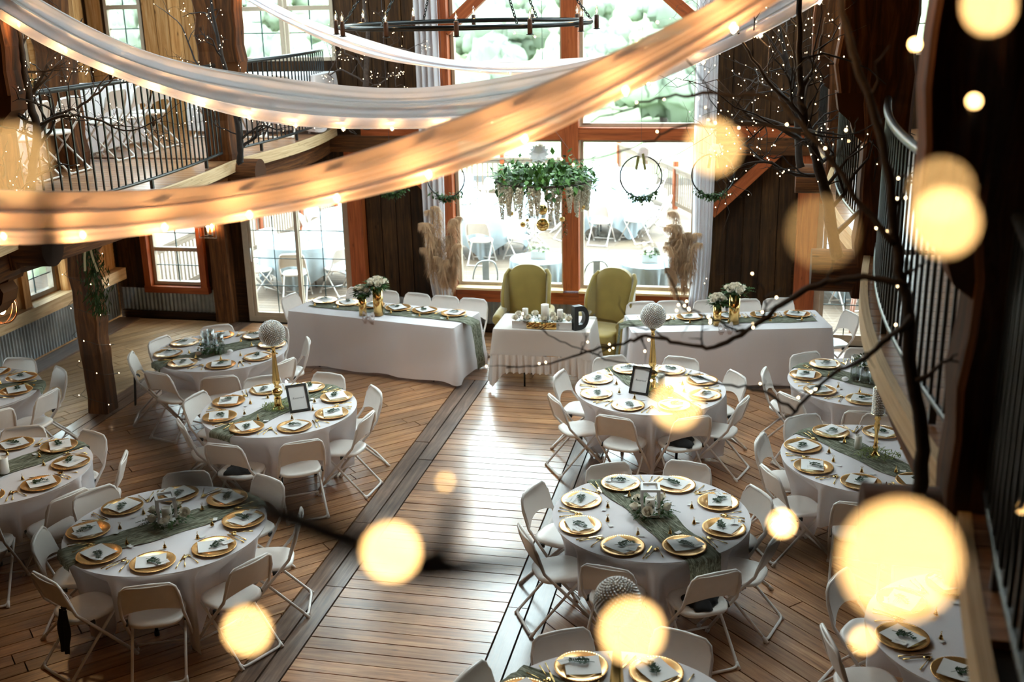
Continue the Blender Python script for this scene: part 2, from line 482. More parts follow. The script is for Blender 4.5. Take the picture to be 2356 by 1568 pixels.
def clip_poly(poly, x0, x1, y0, y1):
    def cut(P, f):
        out = []
        for i in range(len(P)):
            a, b = P[i], P[(i + 1) % len(P)]
            fa, fb = f(a), f(b)
            if fa >= 0: out.append(a)
            if (fa > 0 > fb) or (fa < 0 < fb):
                t = fa / (fa - fb); out.append((a[0] + (b[0] - a[0]) * t, a[1] + (b[1] - a[1]) * t))
        return out
    for f in (lambda p: p[0] - x0, lambda p: x1 - p[0], lambda p: p[1] - y0, lambda p: y1 - p[1]):
        if len(poly) < 3: return []
        poly = cut(poly, f)
    return poly if len(poly) >= 3 else []

floor_ob = struct(MB().box((0, 5.2, -.08), (2 * HALFW, 20.4, .08)).build('floor', M['gap']), 'worn plank floor of the barn hall')
FLOOR_PARTS = []
def field(x0, x1, y0, y1, ang, w, mat, gap=.010, lens=(1.6, 3.4)):
    d = Vector((math.cos(ang), math.sin(ang))); n = Vector((-d.y, d.x))
    cs = [Vector(c) for c in ((x0, y0), (x1, y0), (x1, y1), (x0, y1))]
    n0 = min(c.dot(n) for c in cs); n1 = max(c.dot(n) for c in cs); d0 = min(c.dot(d) for c in cs); d1 = max(c.dot(d) for c in cs)
    k = n0
    while k < n1:
        s = d0 - R_.uniform(0, lens[0])
        while s < d1:
            e = s + R_.uniform(*lens)
            quad = [d * (s + gap / 2) + n * (k + gap / 2), d * (e - gap / 2) + n * (k + gap / 2), d * (e - gap / 2) + n * (k + w - gap / 2), d * (s + gap / 2) + n * (k + w - gap / 2)]
            P = clip_poly([tuple(q) for q in quad], x0 + gap / 2, x1 - gap / 2, y0 + gap / 2, y1 - gap / 2)
            if P:
                cx = sum(p[0] for p in P) / len(P); cy = sum(p[1] for p in P) / len(P)
                FLOOR_PARTS.append((P, tuple(d), mat, (Vector((cx, cy, 0)) - CAM_POS).length, any(inview((p[0], p[1], 0), 0) for p in P + [(cx, cy)])))
            s = e
        k += w
# aisle boards across, borders along, diagonal fields either side, side aisles
field(-.60, .80, 5.6, 13.1, 0, .150, 'floor', lens=(900, 1000))
for x0 in (-.94, -.77): field(x0, x0 + .165, 5.2, 13.1, PI / 2, .17, 'floor_dark', lens=(1.8, 3.0))
for x0 in (.805, .975): field(x0, x0 + .165, 5.2, 13.1, PI / 2, .17, 'floor_dark', lens=(1.8, 3.0))
field(-4.75, -.945, 5.2, 13.1, PI / 4, .155, 'floor')
field(1.145, 4.75, 5.2, 13.1, -PI / 4, .155, 'floor')
field(-4.75, 4.75, 13.1, 15.15, 0, .155, 'floor', lens=(2.5, 4))
for x0 in (-5.08, -4.915): field(x0, x0 + .16, 5.2, 15.15, PI / 2, .16, 'floor_dark', lens=(1.8, 3.0))
field(-6.9, -5.085, 7.5, 15.15, PI / 3, .155, 'floor_pale')
field(4.75, 6.9, 6.0, 15.15, PI / 2, .155, 'floor_pale')
FLOOR_PARTS.sort(key=lambda q: (not q[4], q[3]))
rest = {}
for i, (P, d, mat, dist, vis) in enumerate(FLOOR_PARTS):
    if i < 300 and vis:
        mb = MB(); floor_poly(mb, P, 0.0 + R_.uniform(-.0015, .0015), .03, d)
        mb.build('plank', M[mat], floor_ob)
    else:
        floor_poly(rest.setdefault(mat, MB()), P, 0.0, .03, d)
for k, mb in rest.items():
    stuff(mb.build('remaining_planks', M[k], floor_ob))
# perimeter boards
trim_n = [0]
def trim(mb, mat, label=None):
    trim_n[0] += 1
    return struct(mb.build('trim_%d' % trim_n[0], mat), label)
struct(MB().box((-HALFW + .2, 10.2, .012), (.34, 9.8, .022)).build('baseboard_left', M['floor_dark']))

# ---------------------------------------------------------------- setting: walls
def panel_cells(x0, x1, z0, z1, holes):
    xs = sorted({x0, x1, *[h[0] for h in holes], *[h[1] for h in holes]}); zs = sorted({z0, z1, *[h[2] for h in holes], *[h[3] for h in holes]})
    xs = [x for x in xs if x0 <= x <= x1]; zs = [z for z in zs if z0 <= z <= z1]
    for i in range(len(xs) - 1):
        for j in range(len(zs) - 1):
            cx, cz = (xs[i] + xs[i + 1]) / 2, (zs[j] + zs[j + 1]) / 2
            if not any(h[0] < cx < h[1] and h[2] < cz < h[3] for h in holes):
                yield xs[i], xs[i + 1], zs[j], zs[j + 1]

FAR_HOLES = [(-6.36, -5.55, .52, 1.62), (-4.80, -3.12, .03, 1.95), (-1.52, 1.82, .66, 6.6), (3.44, 4.9, .03, 1.95), (-4.60, -3.18, 3.83, 5.25), (-6.66, -6.08, 3.95, 5.25), (3.3, 4.7, 3.83, 5.25)]
mb = MB()
for a, b, c, d in panel_cells(-HALFW - .2, HALFW + .2, -.1, 9.3, FAR_HOLES):
    mb.box(((a + b) / 2, FARV + .16, (c + d) / 2), (b - a, .14, d - c))
wall_far = struct(mb.build('wall_far', M['barn']), 'dark barn board end wall around the tall window')

def far_planks(x0, x1, z0, z1, mat, w=.2):
    n = max(1, round((x1 - x0) / w)); w = (x1 - x0) / n
    for i in range(n):
        dy = R_.uniform(0, .012)
        o = MB().box((0, 0, 0), (w - .012, .03, z1 - z0)).build('plank', M[mat], wall_far)
        o.location = (x0 + (i + .5) * w, FARV + .07 - dy, (z0 + z1) / 2)
far_planks(-2.86, -1.74, .46, 2.74, 'barn', .22)
far_planks(2.02, 3.14, .46, 2.74, 'barn', .22)
far_planks(-3.1, -1.74, 2.98, 6.4, 'barn', .23)
far_planks(2.02, 3.25, 2.98, 6.4, 'barn', .23)
far_planks(-6.05, -4.64, 2.92, 6.0, 'gold_and_lit_board', .20)  # upper boards lighter in colour for the light of the loft windows
far_planks(-6.93, -6.70, 2.92, 6.0, 'gold_and_lit_board', .23)
far_planks(-6.64, -6.1, 2.92, 3.9, 'gold_and_lit_board', .27)
far_planks(4.75, 6.9, 2.92, 6.0, 'gold_and_lit_board', .24)
far_planks(-6.93, -6.42, .46, 2.6, 'barn', .24)
far_planks(-5.5, -5.32, .46, 2.6, 'barn', .2)
far_planks(-6.40, -5.50, 1.72, 2.6, 'barn', .22)
far_planks(4.95, 6.9, .46, 2.6, 'barn', .24)

def corrugated(name, p0, p1, z0, z1, normal, parent=None):
    p0, p1 = Vector((*p0, 0)), Vector((*p1, 0)); d = p1 - p0; L = d.length; d.normalize(); nv = Vector(normal)
    n = max(8, int(L / .011)); 
    def fn(u, v):
        s = u * L
        q = p0 + d * s + nv * (.009 * math.sin(2 * PI * s / .066))
        return Vector((q.x, q.y, z0 + (z1 - z0) * v))
    return MB().grid(fn, n, 1).build(name, M['tin'], parent)
for a, b in ((-6.93, -5.36), (-2.86, -1.72), (-1.70, 2.0), (2.02, 3.14), (4.95, 6.9)):
    corrugated('wainscot', (a, FARV + .06), (b, FARV + .06), .04, .46, (0, -1, 0), wall_far)
# dark skirting board at the far wall
struct(MB().box((-6.15, FARV + .05, .05), (1.6, .06, .1)).box((.1, FARV + .05, .05), (6.0, .06, .1)).build('baseboard_far', M['barn']))

# side walls
LW_HOLES = [(12.95, 13.78, .80, 1.75), (9.6, 10.7, .80, 1.75), (12.6, 13.9, 3.85, 5.2), (8.9, 10.5, 3.85, 5.2)]
for sx, nm in ((-1, 'left'), (1, 'right')):
    mb = MB()
    for a, b, c, d in panel_cells(-5.2, FARV + .2, -.1, EAVE + .1, LW_HOLES):
        mb.box((sx * (HALFW + .12), (a + b) / 2, (c + d) / 2), (.14, b - a, d - c))
    w = struct(mb.build('wall_' + nm, M['gold_and_lit_board']), 'side wall of golden pine boards above a tin wainscot')
    if sx < 0:
        wall_left = w
        v = 10.75
        while v < 15.0:
            e = min(v + .23, 15.15)
            for (z0, z1) in ((.80, 2.62),):
                if not (e > 12.95 and v < 13.78):
                    o = MB().box((0, 0, 0), (.03, e - v - .012, z1 - z0)).build('plank', M['gold_and_lit_board'], w); o.location = (-HALFW + .03, (v + e) / 2, (z0 + z1) / 2)
            if not (e > 12.6 and v < 13.9):
                o = MB().box((0, 0, 0), (.03, e - v - .012, 3.0)).build('plank', M['gold_and_lit_board'], w); o.location = (-HALFW + .03, (v + e) / 2, 4.4)
            v = e
    corrugated('wainscot', (sx * (HALFW - .02), 4.0), (sx * (HALFW - .02), 15.15), .04, .62, (-sx, 0, 0), w)
    s = MB().box((sx * (HALFW - .06), 9.6, .70), (.22, 11.2, .17)).build('sill_timber', M['pine'], w)
mb = MB()
for a, b, c, d in panel_cells(-HALFW - .2, HALFW + .2, -.1, 9.3, []):
    mb.box(((a + b) / 2, -5.2, (c + d) / 2), (b - a, .14, d - c))
struct(mb.build('wall_back', M['barn']))
sl = math.atan2(RIDGE - EAVE, HALFW)
mb = MB(); sky_m = MB()
ADDED_SKYLIGHT = [(-1.8, .4, 9.4, 13.8)]  # roof openings added out of view to brighten the hall
for sx in (-1, 1):
    L = HALFW / math.cos(sl) + .3
    Mx = Matrix.Translation((sx * HALFW / 2, 0, (EAVE + RIDGE) / 2)) @ Matrix.Rotation(sx * sl, 4, 'Y')
    for a, b, c, d in panel_cells(-L / 2, L / 2, -5.4, 15.4, ADDED_SKYLIGHT):
        mb.box(((a + b) / 2, (c + d) / 2, .05), (b - a, d - c, .1), Mx)
    for (a, b, c, d) in ADDED_SKYLIGHT: sky_m.box(((a + b) / 2, (c + d) / 2, .05), (b - a, d - c, .01), Mx)
struct(sky_m.build('window_roof', M['glass']))
struct(mb.build('ceiling', M['roof']), 'dark boarded barn roof')

# timbers of the end wall (each its own trim)
def tbox(c, s, mat='timber', label=None): return trim(MB().box(c, s), M[mat], label)
tbox((-5.16, FARV - .02, 1.35), (.27, .2, 2.74), 'post')
tbox((-2.99, FARV, 1.35), (.22, .16, 2.74))
tbox((-1.62, FARV, 3.5), (.18, .16, 6.1))
tbox((1.91, FARV, 3.5), (.18, .16, 6.1))
tbox((.14, FARV - .01, 3.62), (.22, .16, 5.9))
for a, b in ((-1.52, .03), (.25, 1.82)):
    tbox(((a + b) / 2, FARV, 2.85), (b - a, .15, .16))
    tbox(((a + b) / 2, FARV, .555), (b - a, .17, .17))
    tbox(((a + b) / 2, FARV - .02, .66), (b - a, .20, .03), 'pine')
tbox((.14, FARV, .555), (.22, .17, .17))
tbox((3.30, FARV, 1.35), (.27, .18, 2.74))
tbox((-3.94, FARV, 2.04), (1.7, .16, .16)); tbox((4.2, FARV, 2.04), (1.5, .16, .16))
tbox((-4.3, FARV - .02, 2.70), (5.2, .18, .22), 'post'); tbox((4.4, FARV - .02, 2.70), (5.0, .18, .22), 'post')
tbox((-2.28, FARV + .02, 2.85), (1.12, .12, .2)); tbox((2.6, FARV + .02, 2.85), (1.2, .12, .2))
for a, b in (((2.04, FARV - .03, 1.80), (2.95, FARV - .03, 2.70)), ((-1.76, FARV - .03, 1.95), (-2.5, FARV - .03, 2.70))):
    trim(MB().beam(a, b, .12, .14), M['timber'])
trim(MB().beam((-1.55, FARV - .02, 4.22), (-.75, FARV - .02, 4.92), .14, .16), M['timber'])
trim(MB().beam((1.85, FARV - .02, 4.22), (1.05, FARV - .02, 4.92), .14, .16), M['timber'])

# windows
win_n = [0]
def window(x0, x1, z0, z1, cols=2, rows=2, fr=.05, y=FARV + .12, side=None, sash=False, mk='muntin', fmat='frame_tan'):
    """framed window in plane y (or x if side is given)"""
    win_n[0] += 1
    def B(mb, cx, cz, w, h, t, dy=0):
        if side is None: mb.box((cx, y + dy, cz), (w, t, h))
        else: mb.box((side[0] + dy * side[1], cx, cz), (t, w, h))
        return mb
    mb = MB()
    for cx, cz, w, h in (((x0 + x1) / 2, z0 + fr / 2, x1 - x0, fr), ((x0 + x1) / 2, z1 - fr / 2, x1 - x0, fr), (x0 + fr / 2, (z0 + z1) / 2, fr, z1 - z0 - 2 * fr), (x1 - fr / 2, (z0 + z1) / 2, fr, z1 - z0 - 2 * fr)):
        B(mb, cx, cz, w, h, .09)
    root = struct(mb.build('window_%d' % win_n[0], M[fmat]))
    if sash:
        B(MB(), (x0 + x1) / 2, (z0 + z1) / 2, x1 - x0 - 2 * fr, .06, .07).build('sash_rail', M[fmat], root)
    gx0, gx1, gz0, gz1 = x0 + fr, x1 - fr, z0 + fr, z1 - fr
    B(MB(), (gx0 + gx1) / 2, (gz0 + gz1) / 2, gx1 - gx0, gz1 - gz0, .006, .01).build('pane', M['glass'], root)
    for i in range(1, cols):
        B(MB(), gx0 + (gx1 - gx0) * i / cols, (gz0 + gz1) / 2, .014, gz1 - gz0, .016, 0).build('muntin', M[mk], root)
    for j in range(1, rows):
        B(MB(), (gx0 + gx1) / 2, gz0 + (gz1 - gz0) * j / rows, gx1 - gx0, .014, .016, -.002).build('muntin', M[mk], root)
    return root
for a, b in ((-1.52, .03), (.25, 1.82)):
    window(a, b, .675, 2.77, 1, 1, .045)
    window(a, b, 2.93, 6.6, 1, 1, .045)
window(-6.36, -5.55, .52, 1.62, 2, 4, .05, sash=True)
window(-4.60, -3.93, 3.83, 5.25, 2, 4, .05, sash=True); window(-3.90, -3.18, 3.83, 5.25, 2, 4, .05, sash=True)
window(-6.66, -6.08, 3.95, 5.25, 2, 4, .05, sash=True)
window(3.3, 4.7, 3.83, 5.25, 2, 4, .05, sash=True)
# pine casing of the lower left window
mb = MB()
for c, s in (((-5.955, FARV + .04, .46), (1.06, .14, .1)), ((-6.42, FARV + .04, 1.07), (.1, .14, 1.12)), ((-5.49, FARV + .04, 1.07), (.1, .14, 1.12)), ((-5.955, FARV + .04, 1.68), (1.06, .14, .1))): mb.box(c, s)
trim(mb, M['timber'])
for h in LW_HOLES:
    for sx in (-1, 1):
        window(h[0], h[1], h[2], h[3], 2, 4, .06, side=(sx * (HALFW + .12), -sx), sash=True)
mb = MB()
for c, s in (((-HALFW + .04, 12.88, 1.3), (.12, .14, 1.05)), ((-HALFW + .04, 13.86, 1.3), (.12, .14, 1.05)), ((-HALFW + .04, 13.36, 1.82), (.12, 1.1, .12))): mb.box(c, s)
trim(mb, M['gold_and_lit_board'])

# sliding doors
def sliding_door(n, x0, x1, z0, z1):
    mb = MB(); y = FARV + .1
    for cx, cz, w, h in (((x0 + x1) / 2, z0 + .04, x1 - x0, .08), ((x0 + x1) / 2, z1 - .04, x1 - x0, .08), (x0 + .04, (z0 + z1) / 2, .08, z1 - z0 - .16), (x1 - .04, (z0 + z1) / 2, .08, z1 - z0 - .16)):
        mb.box((cx, y, cz), (w, .14, h))
    root = struct(mb.build('door_%d' % n, M['frame_tan']), 'glazed sliding door to the deck')
    mid = (x0 + x1) / 2
    for a, b, dy in ((x0 + .08, mid + .03, -.03), (mid - .03, x1 - .08, .03)):
        s = MB()
        for cx, cz, w, h in (((a + b) / 2, z0 + .11, b - a, .06), ((a + b) / 2, z1 - .11, b - a, .06), (a + .03, (z0 + z1) / 2, .05, z1 - z0 - .28), (b - .03, (z0 + z1) / 2, .05, z1 - z0 - .28)):
            s.box((cx, y + dy, cz), (w, .04, h))
        st = s.build('sash', M['frame_tan'], root)
        MB().box(((a + b) / 2, y + dy, (z0 + z1) / 2), (b - a - .1, .006, z1 - z0 - .28)).build('pane', M['glass'], st)
        MB().box(((a + b) / 2, y + dy - .006, (z0 + z1) / 2), (.012, .008, z1 - z0 - .28)).build('muntin', M['muntin'], st)
        for k in (1, 2, 3):
            MB().box(((a + b) / 2, y + dy - .006, z0 + .14 + (z1 - z0 - .28) * k / 4), (b - a - .1, .008, .012)).build('muntin', M['muntin'], st)
        if dy < 0:
            MB().tube(catmull([(a + .03, y - .06, .93), (a + .05, y - .11, .98), (a + .05, y - .11, 1.08), (a + .03, y - .06, 1.13)], 4), .009, 6).build('handle', M['white_paint'], st)
    return root
sliding_door(1, -4.82, -3.12, .0, 1.96)
sliding_door(2, 3.44, 4.9, .0, 1.96)

# ---------------------------------------------------------------- lofts
BAYS = [0.0, 4.0, 8.0, 12.0, FARV - .02]
EDGE = {-1: 3.24, 1: 3.41}
def edge_x(v, sd, bulge=.15):
    for a, b in zip(BAYS, BAYS[1:]):
        if a <= v <= b: return EDGE[sd] - bulge * math.sin(PI * (v - a) / (b - a))
    return EDGE[sd]
for sx, nm in ((-1, 'left'), (1, 'right')):
    mb = MB(); vs = [i * .2 for i in range(0, 77)]; vs[-1] = FARV - .02
    n = len(vs); V = []; F = []
    for v in vs:
        e = sx * (edge_x(v, sx) + .01)
        V += [(e, v, LOFT - .03), (sx * (HALFW + .03), v, LOFT - .03), (e, v, LOFT - .12), (sx * (HALFW + .03), v, LOFT - .12)]
    for i in range(n - 1):
        a, b = 4 * i, 4 * (i + 1)
        F += [(a, a + 1, b + 1, b), (a + 2, b + 2, b + 3, a + 3), (a, b, b + 2, a + 2)]
    mb.add(V, F)
    lf = struct(mb.build('floor_loft_' + nm, M['gap']), 'upper loft floor with curved edge')
    # floorboards across the loft
    v = 0.4
    while v < FARV - .05:
        e = min(v + .145, FARV - .03); xe = edge_x((v + e) / 2, sx) - .02
        if inview((sx * (xe + .1), v, LOFT), 0) or inview((sx * (xe + .6), v, LOFT), 0) or inview((sx * 5.2, v, LOFT), 0):
            o = MB().box((0, 0, 0), (HALFW - .08 - xe, e - v - .007, .03)).build('plank', M['floor'], lf); o.location = (sx * (HALFW - .08 + xe) / 2, (v + e) / 2, LOFT - .015)
        v = e
    def fascia(z0, z1, off, t):
        mb = MB(); V = []; F = []; uv = []
        for i, v in enumerate(vs):
            e = edge_x(v, sx) + off
            V += [(sx * e, v, z0), (sx * e, v, z1), (sx * (e + t), v, z1), (sx * (e + t), v, z0)]
        for i in range(n - 1):
            for k in range(4):
                F.append((4 * i + k, 4 * i + (k + 1) % 4, 4 * (i + 1) + (k + 1) % 4, 4 * (i + 1) + k)); uv.append([(vs[i], k * .3), (vs[i], k * .3 + .3), (vs[i + 1], k * .3 + .3), (vs[i + 1], k * .3)])
        return mb.add(V, F, uv)
    fascia(LOFT - .12, LOFT + .005, -.045, .045).build('edge_board', M['pine'], lf)
    fascia(LOFT - .36, LOFT - .12, .06, .12).build('edge_beam', M['post'], lf)
    for v in (1, 2, 3, 5, 6, 7, 9, 10, 11, 13, 14):
        MB().box((sx * 5.1, v, LOFT - .22), (3.5, .14, .2)).build('joist', M['post'], lf)
    # railings, one per bay
    for k, (a, b) in enumerate(zip(BAYS, BAYS[1:])):
        a2, b2 = a + .2, b - (.2 if b < 15 else .05)
        cnt = int((b2 - a2) / .112)
        P = lambda v, z, o=(.04 if sx > 0 else .08): Vector((sx * (edge_x(v, sx) + o), v, z))
        samp = [a2 + (b2 - a2) * i / 24 for i in range(25)]
        if not any(inview(P(v, LOFT + h)) for v in samp for h in (.1, .5, 1.0)): continue
        where = {(-1, 1): 'at the left edge beside the birch table', (-1, 2): 'between the two loft posts on the left', (-1, 3): 'left of the tall window by the upper windows', (1, 0): 'nearest the lens at the right edge', (1, 1): 'on the near right loft beside the rough post', (1, 2): 'on the right loft beyond the middle post', (1, 3): 'on the far right loft by the end wall'}.get((sx, k), 'out of sight')
        if (sx, k) == (-1, 1): where = 'at the left edge behind the lit branches'
        rl = thing('loft_railing', 'black iron loft railing ' + where, 'railing', (0, 0, 0), 0, 'iron loft railings')
        MB().tube([P(v, LOFT + 1.06) for v in samp], .024, 8).build('top_rail', M['iron'], rl)
        MB().tube([P(v, LOFT + .10) for v in samp], .016, 6).build('bottom_rail', M['iron'], rl)
        bal = MB().box((0, 0, 0), (.014, .014, .96)).mesh('baluster', M['iron'])
        for i in range(cnt + 1):
            v = a2 + (b2 - a2) * i / cnt
            inst('baluster', bal, rl, P(v, LOFT + .58))
        foot = MB().box((0, 0, 0), (.03, .03, .09)).mesh('foot', M['iron'])
        for v in (a2 + .5, (a2 + b2) / 2, b2 - .5): inst('foot', foot, rl, P(v, LOFT + .05))

def hewn(mb, a, b, w, seed):
    """rough-hewn square post with wavy faces"""
    a, b = Vector(a), Vector(b); rr = random.Random(seed); L = (b - a).length; n = max(6, int(L / .18))
    d = (b - a).normalized(); u = Vector((1, 0, 0)) if abs(d.z) > .5 else Vector((0, 1, 0)); u = (u - d * u.dot(d)).normalized(); q = d.cross(u)
    prof = [(-1, -.86), (-.86, -1), (.86, -1), (1, -.86), (1, .86), (.86, 1), (-.86, 1), (-1, .86)]
    V = []; F = []; uv = []
    off = rr.uniform(0, 30)
    for i in range(n + 1):
        c = a + d * (L * i / n); s = w / 2 * (1 + rr.uniform(-.07, .07)); ox, oy = rr.uniform(-.012, .012), rr.uniform(-.012, .012)
        for (x, y) in prof: V.append(c + u * (x * s + ox) + q * (y * s + oy))
    for i in range(n):
        for j in range(8):
            j2 = (j + 1) % 8
            F.append((i * 8 + j, i * 8 + j2, (i + 1) * 8 + j2, (i + 1) * 8 + j))
            uv.append([(L * i / n + off, j * .13), (L * i / n + off, j * .13 + .13), (L * (i + 1) / n + off, j * .13 + .13), (L * (i + 1) / n + off, j * .13)])
    F.append(tuple(range(8))[::-1]); uv.append([(0, 0)] * 8); F.append(tuple(n * 8 + j for j in range(8))); uv.append([(0, 0)] * 8)
    return mb.add(V, F, uv)

def post_group(sx, v, up_x, low_x, gv, where, seed):
    t = thing('timber_post', 'rough-hewn timber post with log corbel ' + where, 'post', (sx * up_x, v, 0), 0, 'timber posts of the lofts')
    o = Vector((-sx * up_x, -v, 0))
    hewn(MB(), Vector((sx * up_x, v, LOFT - .3)) + o, Vector((sx * up_x, v, 6.4)) + o, .30, seed).build('upper_post', M['post'], t)
    # log beam end reaching past the loft edge
    pts = [Vector((sx * x, v, LOFT - .14)) + o for x in (low_x + .3, low_x - .6, up_x + .1, up_x - .43)]
    MB().tube(pts, [.15, .15, .155, .15], 18).build('log_beam', M['post'], t)
    # scalloped corbel pieces under the log
    cb = MB()
    out = [(0, 0), (.42, 0), (.46, -.06), (.42, -.14), (.32, -.17), (.36, -.24), (.33, -.33), (.22, -.44), (.10, -.50), (0, -.52)]
    Mx = Matrix(((-sx, 0, 0, 0), (0, 0, 1, 0), (0, 1, 0, 0), (0, 0, 0, 1)))
    Mx.translation = Vector((sx * (up_x + .38), v, LOFT - .27)) + o
    cb.prism(out, -.10, .10, Mx)
    cb.build('corbel', M['post'], t)
    # bracket post doubled on the hall side above a carved foot
    hewn(MB(), Vector((sx * (up_x - .21), v, 4.02)) + o, Vector((sx * (up_x - .21), v, 6.4)) + o, .25, seed + 9).build('bracket_post', M['post'], t)
    e = MB(); e.prism([(0, .02), (.02, -.10), (.10, -.17), (.13, -.26), (.24, -.34), (.26, .02)], -.11, .11, Matrix(((sx, 0, 0, 0), (0, 0, 1, 0), (0, 1, 0, 0), (0, 0, 0, 1))))
    ob = e.build('bracket_foot', M['post'], t); ob.location = (-sx * .335, 0, 4.0)
    if gv is not None:
        hewn(MB(), Vector((sx * low_x, gv, 0.0)) + o, Vector((sx * low_x, gv, LOFT - .12)) + o, .27, seed + 5).build('lower_post', M['post'], t)
        hewn(MB(), Vector((sx * low_x, gv, LOFT - .03)) + o, Vector((sx * low_x, gv, 6.2)) + o, .33, seed + 6).build('rear_post', M['post'], t)
        MB().beam(Vector((sx * low_x, gv, 1.75)) + o, Vector((sx * low_x, gv + .75, 2.55)) + o, .14, .16, up=(1, 0, 0)).build('brace', M['timber'], t)
        MB().beam(Vector((sx * low_x, gv, 1.9)) + o, Vector((sx * (low_x - .8), gv, 2.6)) + o, .14, .16, up=(0, 1, 0)).build('brace', M['post'], t)
    return t
post_group(-1, 8.0, 3.40, 4.95, None, 'at the left edge of the left loft', 3)
post_group(-1, 12.0, 3.37, 4.94, 11.36, 'dividing the left loft railing', 4)
post_group(1, 12.0, 3.44, 4.95, 12.0, 'far back on the right loft', 5)
post_group(1, 8.0, 3.44, 4.95, 8.0, 'in the middle of the right loft', 6)
post_group(1, 4.0, 3.47, 4.95, None, 'closest to the lens on the right', 7)


# ---------------------------------------------------------------- chairs
CH = {}
def chair_meshes():
    # front leg frame: one bent tube from foot over the back to foot
    pts = [(-.215, .27, 0.02), (-.215, .06, .28), (-.212, -.15, .53), (-.205, -.205, .68), (-.185, -.225, .765), (-.15, -.231, .795), (0, -.235, .802), (.15, -.231, .795), (.185, -.225, .765), (.205, -.205, .68), (.212, -.15, .53), (.215, .06, .28), (.215, .27, .02)]
    CH['front_frame'] = MB().tube(pts, .0125, 7).mesh('front_leg_frame', M['chair_metal'])
    CH['front_bar'] = MB().tube([(-.213, .235, .065), (.213, .235, .065)], .009, 6).mesh('crossbar', M['chair_metal'])
    pts = [(-.185, .16, .425), (-.187, -.05, .22), (-.188, -.235, .035), (-.17, -.252, .02), (-.14, -.256, .016), (.14, -.256, .016), (.17, -.252, .02), (.188, -.235, .035), (.187, -.05, .22), (.185, .16, .425)]
    CH['rear_frame'] = MB().tube(pts, .0115, 7).mesh('rear_leg_frame', M['chair_metal'])
    mb = MB()
    for s in (-1, 1):
        mb.tube([(s * .188, -.225, .045), (s * .19, -.262, .0)], [.013, .017], 7)
    CH['rear_feet'] = mb.mesh('foot_caps', M['chair_metal'])
    mb = MB().tube([(-.215, .255, .035), (-.215, .275, 0)], [.014, .018], 7)
    CH['foot'] = mb.mesh('foot_cap', M['chair_metal'])
    CH['foot_r'] = MB().tube([(.188, -.225, .045), (.19, -.262, .0)], [.013, .017], 7).mesh('foot_cap', M['chair_metal'])
    # backrest: curved panel with rounded upper corners
    def back(u, v, t=0):
        x = (u - .5) * 2
        hgt = .245
        z = v
        w = .205
        # round the upper corners
        top = 1 - .32 * max(0, abs(x) - .72) ** 2 / .0784 if abs(x) > .72 else 1
        low = .05 * (1 - x * x)
        zz = .548 + low + (hgt - low) * v * top
        yy = -.155 - .32 * (zz - .548) - .03 * (1 - x * x) + t
        return Vector((x * w, yy, zz))
    mb = MB(); mb.grid(lambda u, v: back(u, v, 0), 12, 6); mb.grid(lambda u, v: back(1 - u, v, .012), 12, 6)
    edge = [back(0, i / 6) for i in range(7)] + [back(i / 12, 1) for i in range(1, 13)] + [back(1, 1 - i / 6) for i in range(1, 7)] + [back(1 - i / 12, 0) for i in range(1, 12)]
    mb.tube([p + Vector((0, .006, 0)) for p in edge], .007, 5, closed=True)
    CH['back'] = mb.mesh('backrest', M['chair'])
    # seat: rounded slab, dished
    ring = []
    for i in range(28):
        a = 2 * PI * i / 28
        c, s = math.cos(a), math.sin(a)
        ring.append((.198 * math.copysign(abs(c) ** .62, c), .04 + .20 * math.copysign(abs(s) ** .72, s)))
    mb = MB(); prof = [(.0, .436), (.55, .440), (.88, .448), (1.0, .440), (1.0, .418), (.94, .412), (0, .412)]
    def seat(u, v):
        i = u * (len(prof) - 1); r, z = prof[int(round(i))]
        k = int(round(v * 28)) % 28
        x, y = ring[k]
        return Vector((x * r, .04 + (y - .04) * r, z))
    mb.grid(seat, len(prof) - 1, 28, closed=True)
    CH['seat'] = mb.mesh('seat', M['chair'])
    mb = MB()
    CH['hinge'] = MB().box((-.203, -.04, .415), (.014, .05, .03)).mesh('hinge', M['iron'])
    CH['hinge_r'] = MB().box((.203, -.04, .415), (.014, .05, .03)).mesh('hinge', M['iron'])
chair_meshes()
def chair(x, y, rz, label, group, z=0.0, name='folding_chair'):
    t = thing(name, label, 'chair', (x, y, z), rz, group)
    inst('seat', CH['seat'], t); inst('backrest', CH['back'], t); inst('front_leg_frame', CH['front_frame'], t); inst('rear_leg_frame', CH['rear_frame'], t)
    inst('crossbar', CH['front_bar'], t)
    inst('foot_cap', CH['foot'], t); inst('foot_cap', CH['foot'], t, (.43, 0, 0)); inst('foot_cap', CH['foot_r'], t); inst('foot_cap', CH['foot_r'], t, (-.378, 0, 0))
    inst('hinge', CH['hinge'], t); inst('hinge', CH['hinge_r'], t)
    return t

